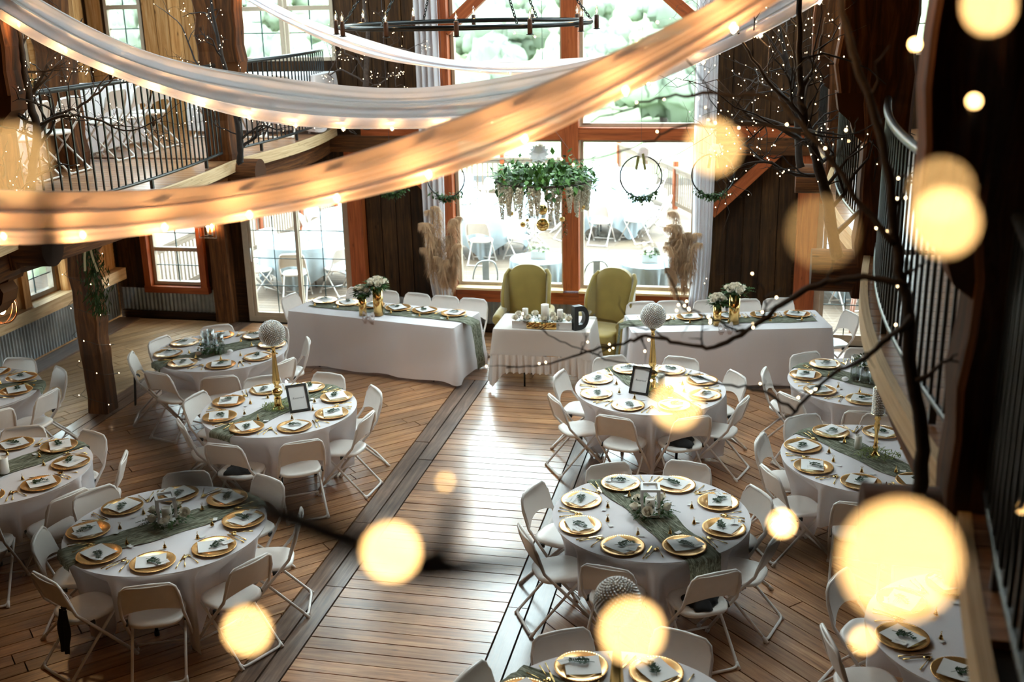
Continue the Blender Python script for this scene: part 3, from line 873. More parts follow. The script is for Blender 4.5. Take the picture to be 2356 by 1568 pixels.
# ---------------------------------------------------------------- table settings
SET = {}
def setting_meshes():
    prof = [(0, .006), (.098, .006), (.108, .010), (.118, .014), (.150, .018), (.163, .0195), (.166, .018), (.164, .015), (.115, .004), (.098, 0), (0, 0)]
    mb = MB().lathe(prof, 40)
    SET['charger'] = mb.mesh('charger', M['charger'])
    mb = MB()
    for i in range(56):
        a = 2 * PI * i / 56
        mb.octa((.160 * math.cos(a), .160 * math.sin(a), .0195), .0042)
    SET['beads'] = mb.mesh('beaded_rim', M['charger'])
    # card: slightly curled square
    def card(w, h, curl):
        mb = MB()
        f = lambda u, v, dz=0: Vector(((u - .5) * w, (v - .5) * h, curl * ((u - .5) ** 2 * 4 + .3 * (v - .5)) + dz))
        mb.grid(lambda u, v: f(u, v, .0015), 6, 4, smooth=True); mb.grid(lambda u, v: f(1 - u, v, 0), 6, 4)
        return mb
    SET['menu'] = card(.215, .185, .006).mesh('menu_card', M['paper'])
    SET['thanks'] = card(.085, .055, .002).mesh('thank_you_card', M['paper'])
    def text_mesh(txt, size, shear=.25, sp=1.0):
        cu = bpy.data.curves.new('lettering', 'FONT'); cu.body = txt; cu.size = size; cu.shear = shear; cu.align_x = 'CENTER'; cu.align_y = 'CENTER'; cu.space_character = sp; cu.resolution_u = 2
        o = bpy.data.objects.new('lettering', cu); COL.objects.link(o)
        dg = bpy.context.evaluated_depsgraph_get()
        me = bpy.data.meshes.new_from_object(o.evaluated_get(dg))
        bpy.data.objects.remove(o); bpy.data.curves.remove(cu)
        me.materials.clear(); me.materials.append(M['ink'])
        return me
    SET['text'] = text_mesh
    SET['thanks_text'] = text_mesh('Thank You', .014, .3)
    mb = MB()
    for k in range(4): mb.box((-.03, .03 - k * .012, 0), (.055 - .008 * (k % 2), .0012, .0004))
    SET['menu_text'] = mb.mesh('print', M['ink'])
    # fern sprigs, three shapes
    for k in range(3):
        rr = random.Random(50 + k); mb = MB()
        st = catmull([(-.07, 0, .010), (-.025, .004 * (k - 1), .014), (.025, .006, .016), (.075, -.004 * k, .014)], 4)
        mb.tube(st, .0016, 4)
        for i, p in enumerate(st[3:]):
            for s in (-1, 1):
                L = .044 * (1 - .055 * i) * rr.uniform(.8, 1.15)
                mb.leaf(p, (.55, s * 1.0, .25 + rr.uniform(-.2, .4)), (0, 0, 1), L, L * .27)
        mb.leaf(st[-1], (1, 0, .1), (0, 0, 1), .02, .005)
        mb.tube([(-.03, -.022, .014), (-.02, 0, .024), (-.005, .024, .014)], .0022, 4)
        SET['sprig%d' % k] = mb.mesh('fern_sprig', M['sprig'])
    def handle(mb, y0, y1, w0, w1, z=.004):
        mb.tube([(0, y0, z), (0, (y0 + y1) / 2, z + .002), (0, y1, z)], [w0, .0028, w1], 6)
    mb = MB(); handle(mb, -.095, .03, .0055, .003)
    mb.tube([(0, .03, .004), (0, .045, .005)], [.003, .009], 6)
    for x in (-.009, -.003, .003, .009): mb.tube([(x, .045, .005), (x, .085, .004)], [.0022, .0014], 4)
    SET['fork'] = mb.mesh('fork', M['gold'])
    mb = MB(); handle(mb, -.1, 0, .006, .0045)
    mb.prism([(-.004, 0), (.006, 0), (.0085, .05), (.006, .1), (0, .115), (-.004, .1)], .003, .0055)
    SET['knife'] = mb.mesh('knife', M['gold'])
    mb = MB(); handle(mb, -.09, .04, .0055, .003)
    mb.sphere((0, .065, .006), .018, 10, 6, sc=(.9, 1.45, .3))
    SET['spoon'] = mb.mesh('spoon', M['gold'])
    mb = MB().lathe([(.016, 0), (.0165, .003), (.013, .008), (.011, .018), (.008, .027), (.003, .031), (.0035, .036), (.002, .042), (0, .044)], 12)
    mb.tube(catmull([(0, 0, .04), (.012, 0, .05), (0, 0, .056), (-.012, 0, .05), (0, 0, .04)], 3), .0015, 4)
    SET['bell'] = mb.mesh('bell', M['gold'])
    SET['place_tag'] = card(.05, .032, .003).mesh('name_tag', M['paper'])
setting_meshes()
SECT = ['right', 'back-right', 'back', 'back-left', 'left', 'front-left', 'front', 'front-right']
def sector(cx, cy, ang):
    f = math.atan2(cy - CAM_POS.y, cx - CAM_POS.x)
    return SECT[int(round(((ang - f + PI / 2) % (2 * PI)) / (PI / 4))) % 8]

def place_setting(x, y, ang, seat, tdesc, z=.772, full=True, k=0):
    """a setting centred at x, y whose diner sits outward at angle ang"""
    rz = ang + PI / 2
    o = Vector((x, y, z)); rot = Matrix.Rotation(rz, 4, 'Z')
    def at(dx, dy, dz=0): return o + (rot @ Vector((dx, dy, dz)))
    def lab(s): return '%s at the %s seat of %s' % (s, seat, tdesc)
    c = thing('charger_plate', lab('gold charger plate'), 'plate', o, rz, 'gold charger plates')
    inst('plate', SET['charger'], c); inst('beaded_rim', SET['beads'], c)
    rr = R_
    a = rr.uniform(-.7, .7)
    mc = thing('menu_card', lab('white menu card'), 'card', at(rr.uniform(-.012, .012), rr.uniform(-.012, .012), .0215), rz + a + PI, 'menu cards on the chargers')
    inst('card', SET['menu'], mc); inst('print', SET['menu_text'], mc, (-.005, .01, .0045))
    sp = inst('fern_sprig', SET['sprig%d' % rr.randrange(3)], None, at(rr.uniform(-.02, .02), rr.uniform(-.02, .02), .0225), rz + rr.uniform(-1.2, 1.2))
    tag(sp, lab('green fern sprig'), 'sprig', 'fern sprigs on the menus')
    if full:
        tk = thing('thank_you_card', lab('small thank-you card'), 'card', at(.085, -.055, .034), rz + a + .4, 'thank-you cards on the chargers')
        inst('card', SET['thanks'], tk); inst('lettering', SET['thanks_text'], tk, (0, 0, .0045))
    f = inst('fork', SET['fork'], None, at(-.20, .0, .0005), rz + rr.uniform(-.25, .1)); tag(f, lab('gold fork'), 'fork', 'gold forks')
    kn = inst('knife', SET['knife'], None, at(.195, -.01, .0005), rz + rr.uniform(-.15, .05)); tag(kn, lab('gold knife'), 'knife', 'gold knives')
    s = inst('spoon', SET['spoon'], None, at(.228, -.005, .0005), rz + rr.uniform(-.12, .2)); tag(s, lab('gold spoon'), 'spoon', 'gold spoons')
    b = inst('bell', SET['bell'], None, at(rr.uniform(-.05, .05), .235, .0005), rr.uniform(0, 6)); tag(b, lab('small gold bell'), 'bell', 'gold favour bells')
    g = inst('name_tag', SET['place_tag'], None, at(rr.uniform(-.02, .02) + .055, .225, .002), rz + rr.uniform(-.6, .6)); tag(g, lab('white name tag'), 'tag', 'name tags beside the bells')

# ---------------------------------------------------------------- tables, cloths, runners
def round_cloth(r, corner, seed, z=.768, h=1.16, floor=.02, seats=()):
    rr = random.Random(seed); ph = rr.uniform(0, 6)
    mb = MB(); nt = 128; ns = 12
    def drop(th):
        f = ((th - corner + PI / 4) % (PI / 2)) - PI / 4   # 0 at a corner
        side = PI / 4 - abs(f)                              # 0 at mid side
        rad = h / math.cos(side)
        return max(.05, min(z - floor, rad - r)), math.exp(-(f / .24) ** 2)
    rings = []
    def top(u, v):
        th = 2 * PI * v; rad = r * u
        w = .0015 * math.sin(5 * th + ph) * u
        return Vector((rad * math.cos(th), rad * math.sin(th), z + .002 + w * .4))
    mb.grid(top, 6, nt, closed=True)
    def skirt(u, v):
        th = 2 * PI * v; D, cn = drop(th)
        s = u * D
        rnd = min(1, s / .03)
        fold = (.022 * math.sin(13 * th + ph) + .012 * math.sin(23 * th + 2 * ph)) * min(1, s / .30) + cn * .05 * math.sin(26 * (th - corner)) * min(1, s / .5) - cn * .06 * min(1, s / .7)
        rad = r + .008 * rnd + fold - .012 * s
        for (sa, sr) in seats:
            d = abs((th - sa + PI) % (2 * PI) - PI)
            w = 1 if d < .29 else max(0, 1 - (d - .29) / .10)
            if w > 0:
                k = min(1, max(0, (s - .01) / .26))
                rad = min(rad, rad + (sr - rad) * w * k) if rad > sr else rad
        return Vector((rad * math.cos(th), rad * math.sin(th), z - s + .002 * (1 - rnd)))
    mb.grid(skirt, ns, nt, closed=True)
    return mb

def runner_mesh(length, width, r_edge, z, seed, drop_a=.1, drop_b=.1):
    """gauze strip along x that bends over a table edge at |x| = r_edge"""
    rr = random.Random(seed); ph = [rr.uniform(0, 6) for _ in range(6)]
    total = 2 * r_edge + drop_a + drop_b; nu, nv = 64, 18
    mb = MB()
    def fn(u, v):
        s = u * total - r_edge - drop_a; y = (v - .5) * width
        y += .016 * math.sin(5 * s + ph[0]) + (.010 * math.sin(13 * s + ph[1]) * (1 if v > .5 else -1))
        wr = .004 + .0035 * math.sin(62 * y + 3 * math.sin(4 * s + ph[2]) + ph[3]) + .0022 * math.sin(140 * y + 5 * math.sin(7 * s + ph[4]))
        e = math.sqrt(max(.01, r_edge ** 2 - y * y))
        if abs(s) <= e: return Vector((s, y, z + max(.001, wr)))
        over = abs(s) - e; sg = 1 if s > 0 else -1
        k = min(over, .03)
        return Vector((sg * (e + .024 + .25 * k + wr), y * (1 - .2 * min(1, over * 3)), z + .003 - max(0, over - .006)))
    mb.grid(fn, nu, nv)
    return mb

TABLE_LEG = {}
def table_meshes():
    mb = MB().lathe([(0, .745), (.755, .745), (.762, .75), (.762, .76), (.755, .765), (0, .765)], 48)
    TABLE_LEG['top'] = mb.mesh('tabletop', M['white_paint'])
    mb = MB().tube(catmull([(-.24, .19, .02), (-.24, .19, .40), (-.24, .15, .70), (-.24, .0, .74), (-.24, -.15, .70), (-.24, -.19, .40), (-.24, -.19, .02)], 3), .014, 7)
    mb.tube([(-.24, .19, .04), (-.24, .19, .0)], .02, 7); mb.tube([(-.24, -.19, .04), (-.24, -.19, .0)], .02, 7)
    TABLE_LEG['leg'] = mb.mesh('leg_frame', M['iron'])
table_meshes()

TABLES = [
    # key, x, y, seat offset deg, cloth corner deg, runner deg, description, runner drops
    ('TA', -1.96, 9.83, 37, 3, 69, 'the globe-stand table left of the aisle'),
    ('TB', -3.42, 11.53, 26, 20, 51, 'the glass-vase table left of the aisle'),
    ('TC', -1.78, 7.21, 19, 44, 50, 'the white-lantern table left of the aisle'),
    ('R1', 1.63, 10.98, 29, 0, 124, 'the globe-stand table right of the aisle'),
    ('R2', 1.91, 8.05, 30, 19, 125, 'the white-lantern table right of the aisle'),
    ('R3', 3.69, 9.49, 32, 10, 132, 'the beaded-cylinder table right of the aisle'),
    ('R4', 3.79, 11.51, 39, 30, 143, 'the mirrored-vase table right of the aisle'),
    ('L1', -3.80, 7.99, 23, 15, 66, 'the pillar-candle table at left'),
    ('L2', -5.53, 9.80, 5, 40, 25, 'the table beside the tin wainscot'),
    ('F', 1.96, 5.35, 27, 10, 150, 'the nearest table at the bottom edge'),
    ('F2', 4.19, 6.74, 17, 40, 100, 'the corner table beside the near loft edge'),
]
TDESC = {t[0]: t[6] for t in TABLES}
SHORT = {k: v.replace('the ', 'the ') for k, v in TDESC.items()}
CHAIR_FIX = {}
CHAIR_AT = {}
runner_drop = {'R2': (.05, .28), 'F': (.05, .1)}
for i, (key, tx, ty, off, crn, rdeg, desc) in enumerate(TABLES):
    t = thing('round_table', 'round banquet tabletop and legs of ' + desc, 'table', (tx, ty, 0), math.radians(rdeg), 'round banquet tables')
    inst('tabletop', TABLE_LEG['top'], t); inst('leg_frame', TABLE_LEG['leg'], t); inst('leg_frame', TABLE_LEG['leg'], t, (.48, 0, 0))
    da, db = runner_drop.get(key, (.06, .06))
    if key != 'F2':
        a = math.radians(rdeg)
        if key == 'R2': a += PI
        o = runner_mesh(1, .30, .77, .7725, 200 + i, da, db).build('table_runner', M['runner'], None, (tx, ty, 0), a)
        tag(o, 'crinkled sage green gauze runner across ' + desc, 'runner', 'sage gauze runners')
    seats = []
    for k in range(8):
        ang = math.radians(off + 45 * k)
        seat = sector(tx, ty, ang)
        x, y = tx + .59 * math.cos(ang), ty + .59 * math.sin(ang)
        if inview((x, y, .78), 40):
            on_runner = key != 'F2' and abs(math.sin(ang - math.radians(rdeg))) * .59 < .33
            place_setting(x, y, ang, seat, desc, z=.7805 if on_runner else .7725, full=key in ('TC', 'F', 'F2', 'R2'))
        ja, rc, tw = CHAIR_FIX.get((key, seat), (ang + R_.uniform(-.05, .05), .76 + R_.uniform(-.03, .06), R_.uniform(-.10, .10)))
        cx, cy = tx + rc * math.cos(ja), ty + rc * math.sin(ja)
        if inview((cx, cy, .45), 60) or inview((cx, cy, .75), 40):
            CHAIR_AT[(key, seat)] = (cx, cy, ja + PI / 2 + tw)
            chair(cx, cy, ja + PI / 2 + tw, 'white folding chair at the %s of %s' % (seat, desc), 'white folding chairs around the round tables')
            seats.append((ja, rc - .31))
    o = round_cloth(.770, math.radians(crn), 100 + i, seats=seats).build('tablecloth', M['cloth'], None, (tx, ty, 0))
    tag(o, 'white linen cloth draped over ' + desc, 'tablecloth', 'white round tablecloths')

# ---------------------------------------------------------------- flowers and greenery pieces
def rose(mb, c, r, rr, tilt=None):
    c = Vector(c)
    Mx = Matrix.Translation(c) @ (Euler((rr.uniform(-.7, .7), rr.uniform(-.7, .7), rr.uniform(0, 6))).to_matrix().to_4x4() if tilt is None else tilt)
    for ring, (n, rad, hgt, open_) in enumerate(((3, .34, 1.0, .05), (5, .58, .92, .22), (6, .85, .68, .55))):
        for i in range(n):
            a0 = 2 * PI * (i + .5 * ring) / n; da = 2 * PI / n * .72
            def f(u, v):
                a = a0 + (u - .5) * 2 * da
                rr_ = r * rad * (.35 + .65 * v ** .6) * (1 + open_ * v * v * .5)
                z = r * (-.55 + (hgt + .5) * v - .25 * open_ * v ** 3 - .22 * (2 * u - 1) ** 2 * v)
                return Vector((rr_ * math.cos(a), rr_ * math.sin(a), z))
            mb.grid(f, 4, 3, M=Mx)
    mb.sphere((0, 0, -.1 * r), r * .30, 6, 4, M=Mx)

def frond(mb, p, d, L, rr, w=.2, n=9, droop=.3):
    p = Vector(p); d = Vector(d).normalized(); side = d.cross(Vector((0, 0, 1)))
    if side.length < .1: side = Vector((1, 0, 0))
    side.normalize()
    pts = [p + d * (L * t / n) - Vector((0, 0, droop * L * (t / n) ** 2)) for t in range(n + 1)]
    mb.tube(pts, .0018, 4)
    for i in range(2, n + 1):
        for s in (-1, 1):
            ll = L * w * (1.15 - i / n * .75)
            mb.leaf(pts[i], d * .7 + side * s + Vector((0, 0, rr.uniform(-.15, .25))), (0, 0, 1), ll, ll * .24)

def bush(mb, c, rad, n, L, rr, flat=.6, W=.3, up=.2):
    c = Vector(c)
    for _ in range(n):
        v = Vector((rr.gauss(0, 1), rr.gauss(0, 1), rr.gauss(0, flat))); v.normalize()
        p = c + Vector((v.x * rad[0], v.y * rad[1], v.z * rad[2])) * rr.uniform(.35, 1)
        d = v + Vector((rr.uniform(-.6, .6), rr.uniform(-.6, .6), up + rr.uniform(-.4, .4)))
        ll = L * rr.uniform(.7, 1.3)
        mb.leaf(p, d, (rr.uniform(-.3, .3), rr.uniform(-.3, .3), 1), ll, ll * W)

# globe candle stands
STAND = {}
def stand_meshes():
    prof = [(0, 0), (.060, 0), (.062, .010), (.050, .020), (.040, .035), (.036, .10), (.038, .115), (.030, .125), (.026, .135), (.050, .16), (.056, .180), (.046, .20), (.022, .215), (.020, .228), (.026, .235), (.018, .245), (.040, .275), (.038, .31), (.028, .42), (.020, .52), (.017, .58), (.022, .59), (.017, .60), (.018, .63), (.030, .645), (.012, .66), (0, .66)]
    STAND['stem'] = MB().lathe(prof, 20).mesh('stem', M['gold'])
    gold_a = PI * (3 - math.sqrt(5)); mb = MB(); n = 620; rg = .125
    for i in range(n):
        z = 1 - 2 * (i + .5) / n; r = math.sqrt(1 - z * z); a = gold_a * i
        mb.octa((rg * r * math.cos(a), rg * r * math.sin(a), .785 + rg * z), .0072)
    STAND['beads'] = mb.mesh('crystal_beads', M['crystal'])
    STAND['core'] = MB().sphere((0, 0, .785), rg * .93, 24, 16).mesh('globe', plain('globe_mesh', (.34, .28, .21), .35, .3))
    mb = MB()
    for j in range(15):
        for i in range(26):
            a = 2 * PI * (i + .5 * (j % 2)) / 26
            mb.octa((.052 * math.cos(a), .052 * math.sin(a), .40 + j * .0155), .0062)
    STAND['cyl_beads'] = mb.mesh('crystal_beads', M['crystal'])
    STAND['cyl_core'] = MB().lathe([(0, .385), (.06, .385), (.06, .392), (.048, .395), (.048, .63), (.02, .645), (0, .665)], 20).mesh('cylinder', plain('cylinder_mesh', (.5, .42, .3), .25, .8))
    STAND['cyl_stem'] = MB().lathe([(0, 0), (.045, 0), (.045, .012), (.022, .03), (.018, .06), (.026, .08), (.016, .10), (.014, .2), (.024, .26), (.026, .29), (.016, .32), (.030, .345), (.016, .37), (.045, .385), (0, .385)], 18).mesh('stem', M['gold'])
stand_meshes()
def moss_pile(x, y, z, label, seed, w=.17):
    rr = random.Random(seed); mb = MB()
    for _ in range(260):
        a = rr.uniform(0, 2 * PI); r = w * math.sqrt(rr.uniform(.12, 1)); h = .05 * (1 - r / w) + .012
        p = (r * math.cos(a) * 1.15, r * math.sin(a) * .75, rr.uniform(0, h))
        mb.leaf(p, (rr.uniform(-1, 1), rr.uniform(-1, 1), rr.uniform(.1, 1.2)), (0, 0, 1), rr.uniform(.02, .05), .004)
    for _ in range(9):
        a = rr.uniform(0, 2 * PI)
        frond(mb, (.05 * math.cos(a), .05 * math.sin(a), .02), (math.cos(a), math.sin(a), .5), rr.uniform(.08, .14), rr, n=6)
    o = mb.build('moss_wreath', M['moss'], None, (x, y, z)); tag(o, label, 'moss')
for key, x, y, where in (('TA', -1.955, 9.80, 'left of the aisle, beside the framed sign'), ('R1', 1.66, 10.90, 'right of the aisle, behind the black frame'), ('F', 1.97, 5.36, 'nearest the lens at the bottom edge')):
    t = thing('globe_candle_stand', 'gold stand topped by crystal bead globe ' + where, 'candle stand', (x, y, .782), 0, 'crystal globe stands')
    inst('stem', STAND['stem'], t); g = inst('globe', STAND['core'], t); inst('crystal_beads', STAND['beads'], g)
    moss_pile(x, y, .784, 'green moss at the stand foot on ' + TDESC[key], {'TA': 5, 'R1': 6, 'F': 7}[key], .16)
t = thing('cylinder_candle_stand', 'gold candlestick topped by crystal bead cylinder under the right loft', 'candle stand', (3.72, 9.51, .782))
inst('stem', STAND['cyl_stem'], t); g = inst('cylinder', STAND['cyl_core'], t); inst('crystal_beads', STAND['cyl_beads'], g)
moss_pile(3.74, 9.50, .784, 'green moss at the foot of the crystal cylinder candlestick', 8, .17)

def candle(x, y, z, r, h, label):
    t = thing('pillar_candle', label, 'candle', (x, y, z))
    MB().lathe([(0, 0), (r, 0), (r, h), (r * .9, h + .002), (r * .85, h - .004), (0, h - .008)], 18).build('wax', M['wax'], t)
    MB().tube([(0, 0, h - .008), (.001, 0, h + .012)], .0012, 4).build('wick', M['ink'], t)
candle(-1.83, 10.20, .782, .032, .12, 'cream pillar candle behind the framed sign left of the aisle')
candle(3.59, 9.66, .782, .032, .12, 'white pillar candle beside the crystal cylinder candlestick')
candle(-3.72, 7.93, .782, .045, .14, 'white pillar candle at the left edge of the picture')
candle(1.74, 11.08, .782, .036, .12, 'cream pillar candle behind the black frame right of the aisle')

def sign_frame(x, y, z, rz, lean, label):
    t = thing('picture_frame', label, 'frame', (x, y, z), rz)
    Mx = Matrix.Rotation(-lean, 4, 'X')
    w, h, b = .205, .285, .022
    mb = MB()
    for c, s in (((0, 0, b / 2), (w, .016, b)), ((0, 0, h - b / 2), (w, .016, b)), ((-w / 2 + b / 2, 0, h / 2), (b, .016, h - 2 * b)), ((w / 2 - b / 2, 0, h / 2), (b, .016, h - 2 * b))): mb.box(c, s, Mx)
    mb.build('border', M['blackwood'], t)
    MB().box((0, .002, h / 2), (w - 2 * b, .004, h - 2 * b), Mx).build('card', M['paper'], t)
    me = SET['text']('Reserved', .030, .35)
    inst('lettering', me, t, M=Mx @ Matrix.Translation((0, -.0008, h / 2)) @ Matrix.Rotation(PI / 2, 4, 'X'))
    MB().beam((0, math.sin(lean) * h * .6 + .012, math.cos(lean) * h * .6 - .006), (0, math.sin(lean) * h * .6 + .07, .004), .03, .004).build('easel', M['blackwood'], t)
sign_frame(-1.71, 9.77, .774, math.radians(34), .62, 'black framed reserved sign leaning beside the globe stand, left table')
sign_frame(1.53, 10.77, .774, math.radians(-16), .45, 'black framed reserved sign in front of the globe stand, right table')
o = MB().sphere((0, 0, .048), .048, 20, 14).build('gold_ball', M['gold'], None, (1.84, 10.80, .782)); tag(o, 'shiny gold ball on the runner of the right globe-stand table', 'ball')

# white lanterns with flowers
def lantern(x, y, rz, label, seed):
    rr = random.Random(seed)
    t = thing('lantern', label, 'lantern', (x, y, .783), rz, 'white box lanterns')
    w, h, b = .15, .235, .02
    mb = MB().box((0, 0, .01), (w, w, .02))
    for sx in (-1, 1):
        for sy in (-1, 1): mb.box((sx * (w / 2 - b / 2), sy * (w / 2 - b / 2), .02 + (h - .04) / 2), (b, b, h - .04))
    for z in (h - .01,):
        for s in (-1, 1):
            mb.box((0, s * (w / 2 - b / 2), z), (w, b, b)); mb.box((s * (w / 2 - b / 2), 0, z), (b, w - 2 * b, b))
    mb.build('case', M['white_paint'], t)
    MB().lathe([(0, .02), (.038, .02), (.038, .13), (.032, .132), (.03, .126), (0, .124)], 18).build('candle', M['wax'], t)
    f = thing('flower_ring', 'ivory roses and greenery around ' + label.split(' on ')[0] + ' on ' + label.split(' on ')[1], 'flowers', (x, y, .783), rz)
    mb = MB(); bush(mb, (0, 0, .045), (.17, .15, .05), 170, .04, rr, W=.26)
    for _ in range(10):
        a = rr.uniform(0, 2 * PI); frond(mb, (.1 * math.cos(a), .1 * math.sin(a), .04), (math.cos(a), math.sin(a), .25), rr.uniform(.09, .15), rr, n=7)
    mb.build('greenery', M['leaf'], f)
    for a, r in ((-1.75, .135), (-.35, .14), (.9, .14), (2.3, .14), (-2.75, .13)):
        mb = MB(); rose(mb, (r * math.cos(a), r * math.sin(a), .075), .042, rr); mb.build('rose', M['petal'], f)
lantern(-1.80, 7.27, math.radians(35), 'white wooden lantern on the left table near the bottom', 21)
lantern(1.905, 8.05, math.radians(8), 'white wooden lantern on the table right of the aisle', 22)

# glass vases (left) and mirrored vases (right)
def cyl_vase(name, x, y, z, r, h, label, group=None, fill=True, seed=0):
    rr = random.Random(seed)
    t = thing(name, label, 'vase', (x, y, z), 0, group)
    MB().lathe([(0, 0), (r, 0), (r, h), (r - .003, h), (r - .003, .006), (0, .006)], 24).build('glass', M['vase_glass'], t)
    if fill:
        mb = MB(); mb.tube([(0, 0, .01), (.006, .004, h * .5), (0, .01, h * .66)], .002, 4); mb.tube([(.01, 0, .01), (.012, -.01, h * .45)], .002, 4); mb.build('stems', M['leaf2'], t)
        mb = MB(); rose(mb, (0, .01, h * .66), .026, rr); mb.build('tulip', M['petal'], t)
        MB().lathe([(0, .008), (r - .005, .008), (r - .005, .03), (0, .034)], 16).build('pebbles', M['bark2'], t)
    return t
for i, (dx, dy, h) in enumerate(((-.085, .02, .25), (0, -.02, .29), (.08, .03, .22))):
    cyl_vase('cylinder_vase', -3.45 + dx, 11.40 + dy, .782, .045, h, ('left', 'tallest middle', 'right')[i] + ' clear cylinder vase in the trio on the left table', 'trio of glass vases', True, 30 + i)
rr = random.Random(44)
f = thing('flower_garland', 'small white flowers and trailing greenery around the glass vase trio', 'flowers', (-3.45, 11.36, .783))
mb = MB(); bush(mb, (0, 0, .06), (.19, .10, .06), 120, .035, rr)
for _ in range(14):
    a = rr.uniform(0, 2 * PI); frond(mb, (.06 * math.cos(a), .05 * math.sin(a), .07), (math.cos(a), math.sin(a) * .7, .5), rr.uniform(.12, .2), rr, n=8)
mb.build('greenery', M['leaf'], f)
for k in range(6):
    mb = MB(); rose(mb, (rr.uniform(-.15, .15), rr.uniform(-.08, .08), rr.uniform(.06, .12)), .018, rr); mb.build('blossom', M['petal_white'], f)
for k, (dx, dy) in enumerate(((-.13, -.11), (.2, .02))):
    o = MB().sphere((0, 0, .022), .034, 14, 8, sc=(1.1, 1, .66)).build('votive_stone', M['white_paint'] if k else plain('tan_stone', (.5, .36, .28), .6), None, (-3.45 + dx, 11.40 + dy, .782)); tag(o, ('tan rounded stone beside the glass vase trio', 'white rounded stone beside the glass vase trio')[k], 'stone')
for i, (x, y, h) in enumerate(((3.70, 11.52, .26), (3.80, 11.46, .19), (3.9, 11.54, .3))):
    cyl_vase('mirrored_vase', x, y, .782, .05, h, ('left', 'short front', 'tall right')[i] + ' mirrored vase on the table behind the right loft edge', 'mirrored vases', True, 60 + i)
mb = MB(); bush(mb, (0, 0, .2), (.12, .1, .09), 90, .04, rr); o = mb.build('vase_greenery', M['leaf'], None, (3.78, 11.50, .80)); tag(o, 'loose green foliage in the mirrored vases', 'greenery')
o = MB().sphere((0, 0, .022), .034, 14, 8, sc=(1.1, 1, .66)).build('votive_stone', M['white_paint'], None, (3.60, 11.47, .782)); tag(o, 'white rounded stone left of the mirrored vases', 'stone')

# ---------------------------------------------------------------- head tables
def rect_cloth(L, W, z, hem, seed, amp=.014, corner_len=None):
    rr = random.Random(seed); ph = rr.uniform(0, 6)
    rc = .035; pts = []
    def arc(cx, cy, a0):
        for i in range(7):
            a = a0 + PI / 2 * i / 6; pts.append((cx + rc * math.cos(a), cy + rc * math.sin(a), math.cos(a), math.sin(a), 1 - abs(i - 3) / 3))
    hx, hy = L / 2 - rc, W / 2 - rc
    def line(x0, y0, x1, y1, nx, ny):
        n = max(4, int(math.hypot(x1 - x0, y1 - y0) / .04))
        for i in range(1, n): pts.append((x0 + (x1 - x0) * i / n, y0 + (y1 - y0) * i / n, nx, ny, 0))
    arc(-hx, -hy, PI); line(-hx, -W / 2, hx, -W / 2, 0, -1); arc(hx, -hy, -PI / 2); line(L / 2, -hy, L / 2, hy, 1, 0); arc(hx, hy, 0); line(hx, W / 2, -hx, W / 2, 0, 1); arc(-hx, hy, PI / 2); line(-L / 2, hy, -L / 2, -hy, -1, 0)
    n = len(pts); mb = MB()
    mb.grid(lambda u, v: Vector((pts[int(round(v * n)) % n][0] * u, pts[int(round(v * n)) % n][1] * u, z)), 6, n, closed=True)
    def sk(u, v):
        i = int(round(v * n)) % n; x, y, nx, ny, c = pts[i]
        cw = max(pts[(i + k) % n][4] * (1 - abs(k) / 9) for k in range(-8, 9))
        hh = hem + .012 * math.sin(i * .31 + ph) if not corner_len else hem - corner_len * cw
        s = (z - hh) * u; rnd = min(1, s / .02)
        f = (amp * math.sin(i * .55 + ph) + amp * .7 * math.sin(i * .23 + 2 * ph)) * min(1, s / .35) * (1 - .3 * cw) + cw * .085 * min(1, s / .6)
        o = .004 * rnd + max(-.002, f) * 1.0 + .004
        return Vector((x + nx * o, y + ny * o, z - s))
    mb.grid(sk, 12, n, closed=True)
    return mb
def rect_table(name, label, x, y, rz, L, W, group=None, z=0):
    t = thing(name, label, 'table', (x, y, z), rz, group)
    MB().box((0, 0, .745), (L - .03, W - .03, .03)).build('tabletop', M['white_paint'], t)
    for sx in (-1, 1):
        MB().tube(catmull([(sx * (L / 2 - .35), -W / 2 + .1, 0), (sx * (L / 2 - .35), -W / 2 + .1, .6), (sx * (L / 2 - .35), -W / 2 + .14, .72), (sx * (L / 2 - .35), W / 2 - .14, .72), (sx * (L / 2 - .35), W / 2 - .1, .6), (sx * (L / 2 - .35), W / 2 - .1, 0)], 3), .014, 6).build('leg_frame', M['iron'], t)
    return t
HLx, HLy, HLa = -2.06, 13.42, math.radians(-11.5)
HRx, HRy, HRa = 2.32, 13.57, math.radians(13)
rect_table('long_table', 'long banquet table on trestle legs left of the couple table', HLx, HLy, HLa, 2.4, .76, 'head tables')
rect_table('long_table', 'long banquet table on trestle legs right of the couple table', HRx, HRy, HRa, 2.4, .76, 'head tables')
o = rect_cloth(2.42, .78, .765, .05, 71).build('tablecloth', M['cloth'], None, (HLx, HLy, 0), HLa); tag(o, 'floor-length white cloth on the long table left of the couple table', 'tablecloth', 'long white tablecloths')
o = rect_cloth(2.42, .78, .765, .05, 72).build('tablecloth', M['cloth'], None, (HRx, HRy, 0), HRa); tag(o, 'floor-length white cloth on the long table right of the couple table', 'tablecloth', 'long white tablecloths')
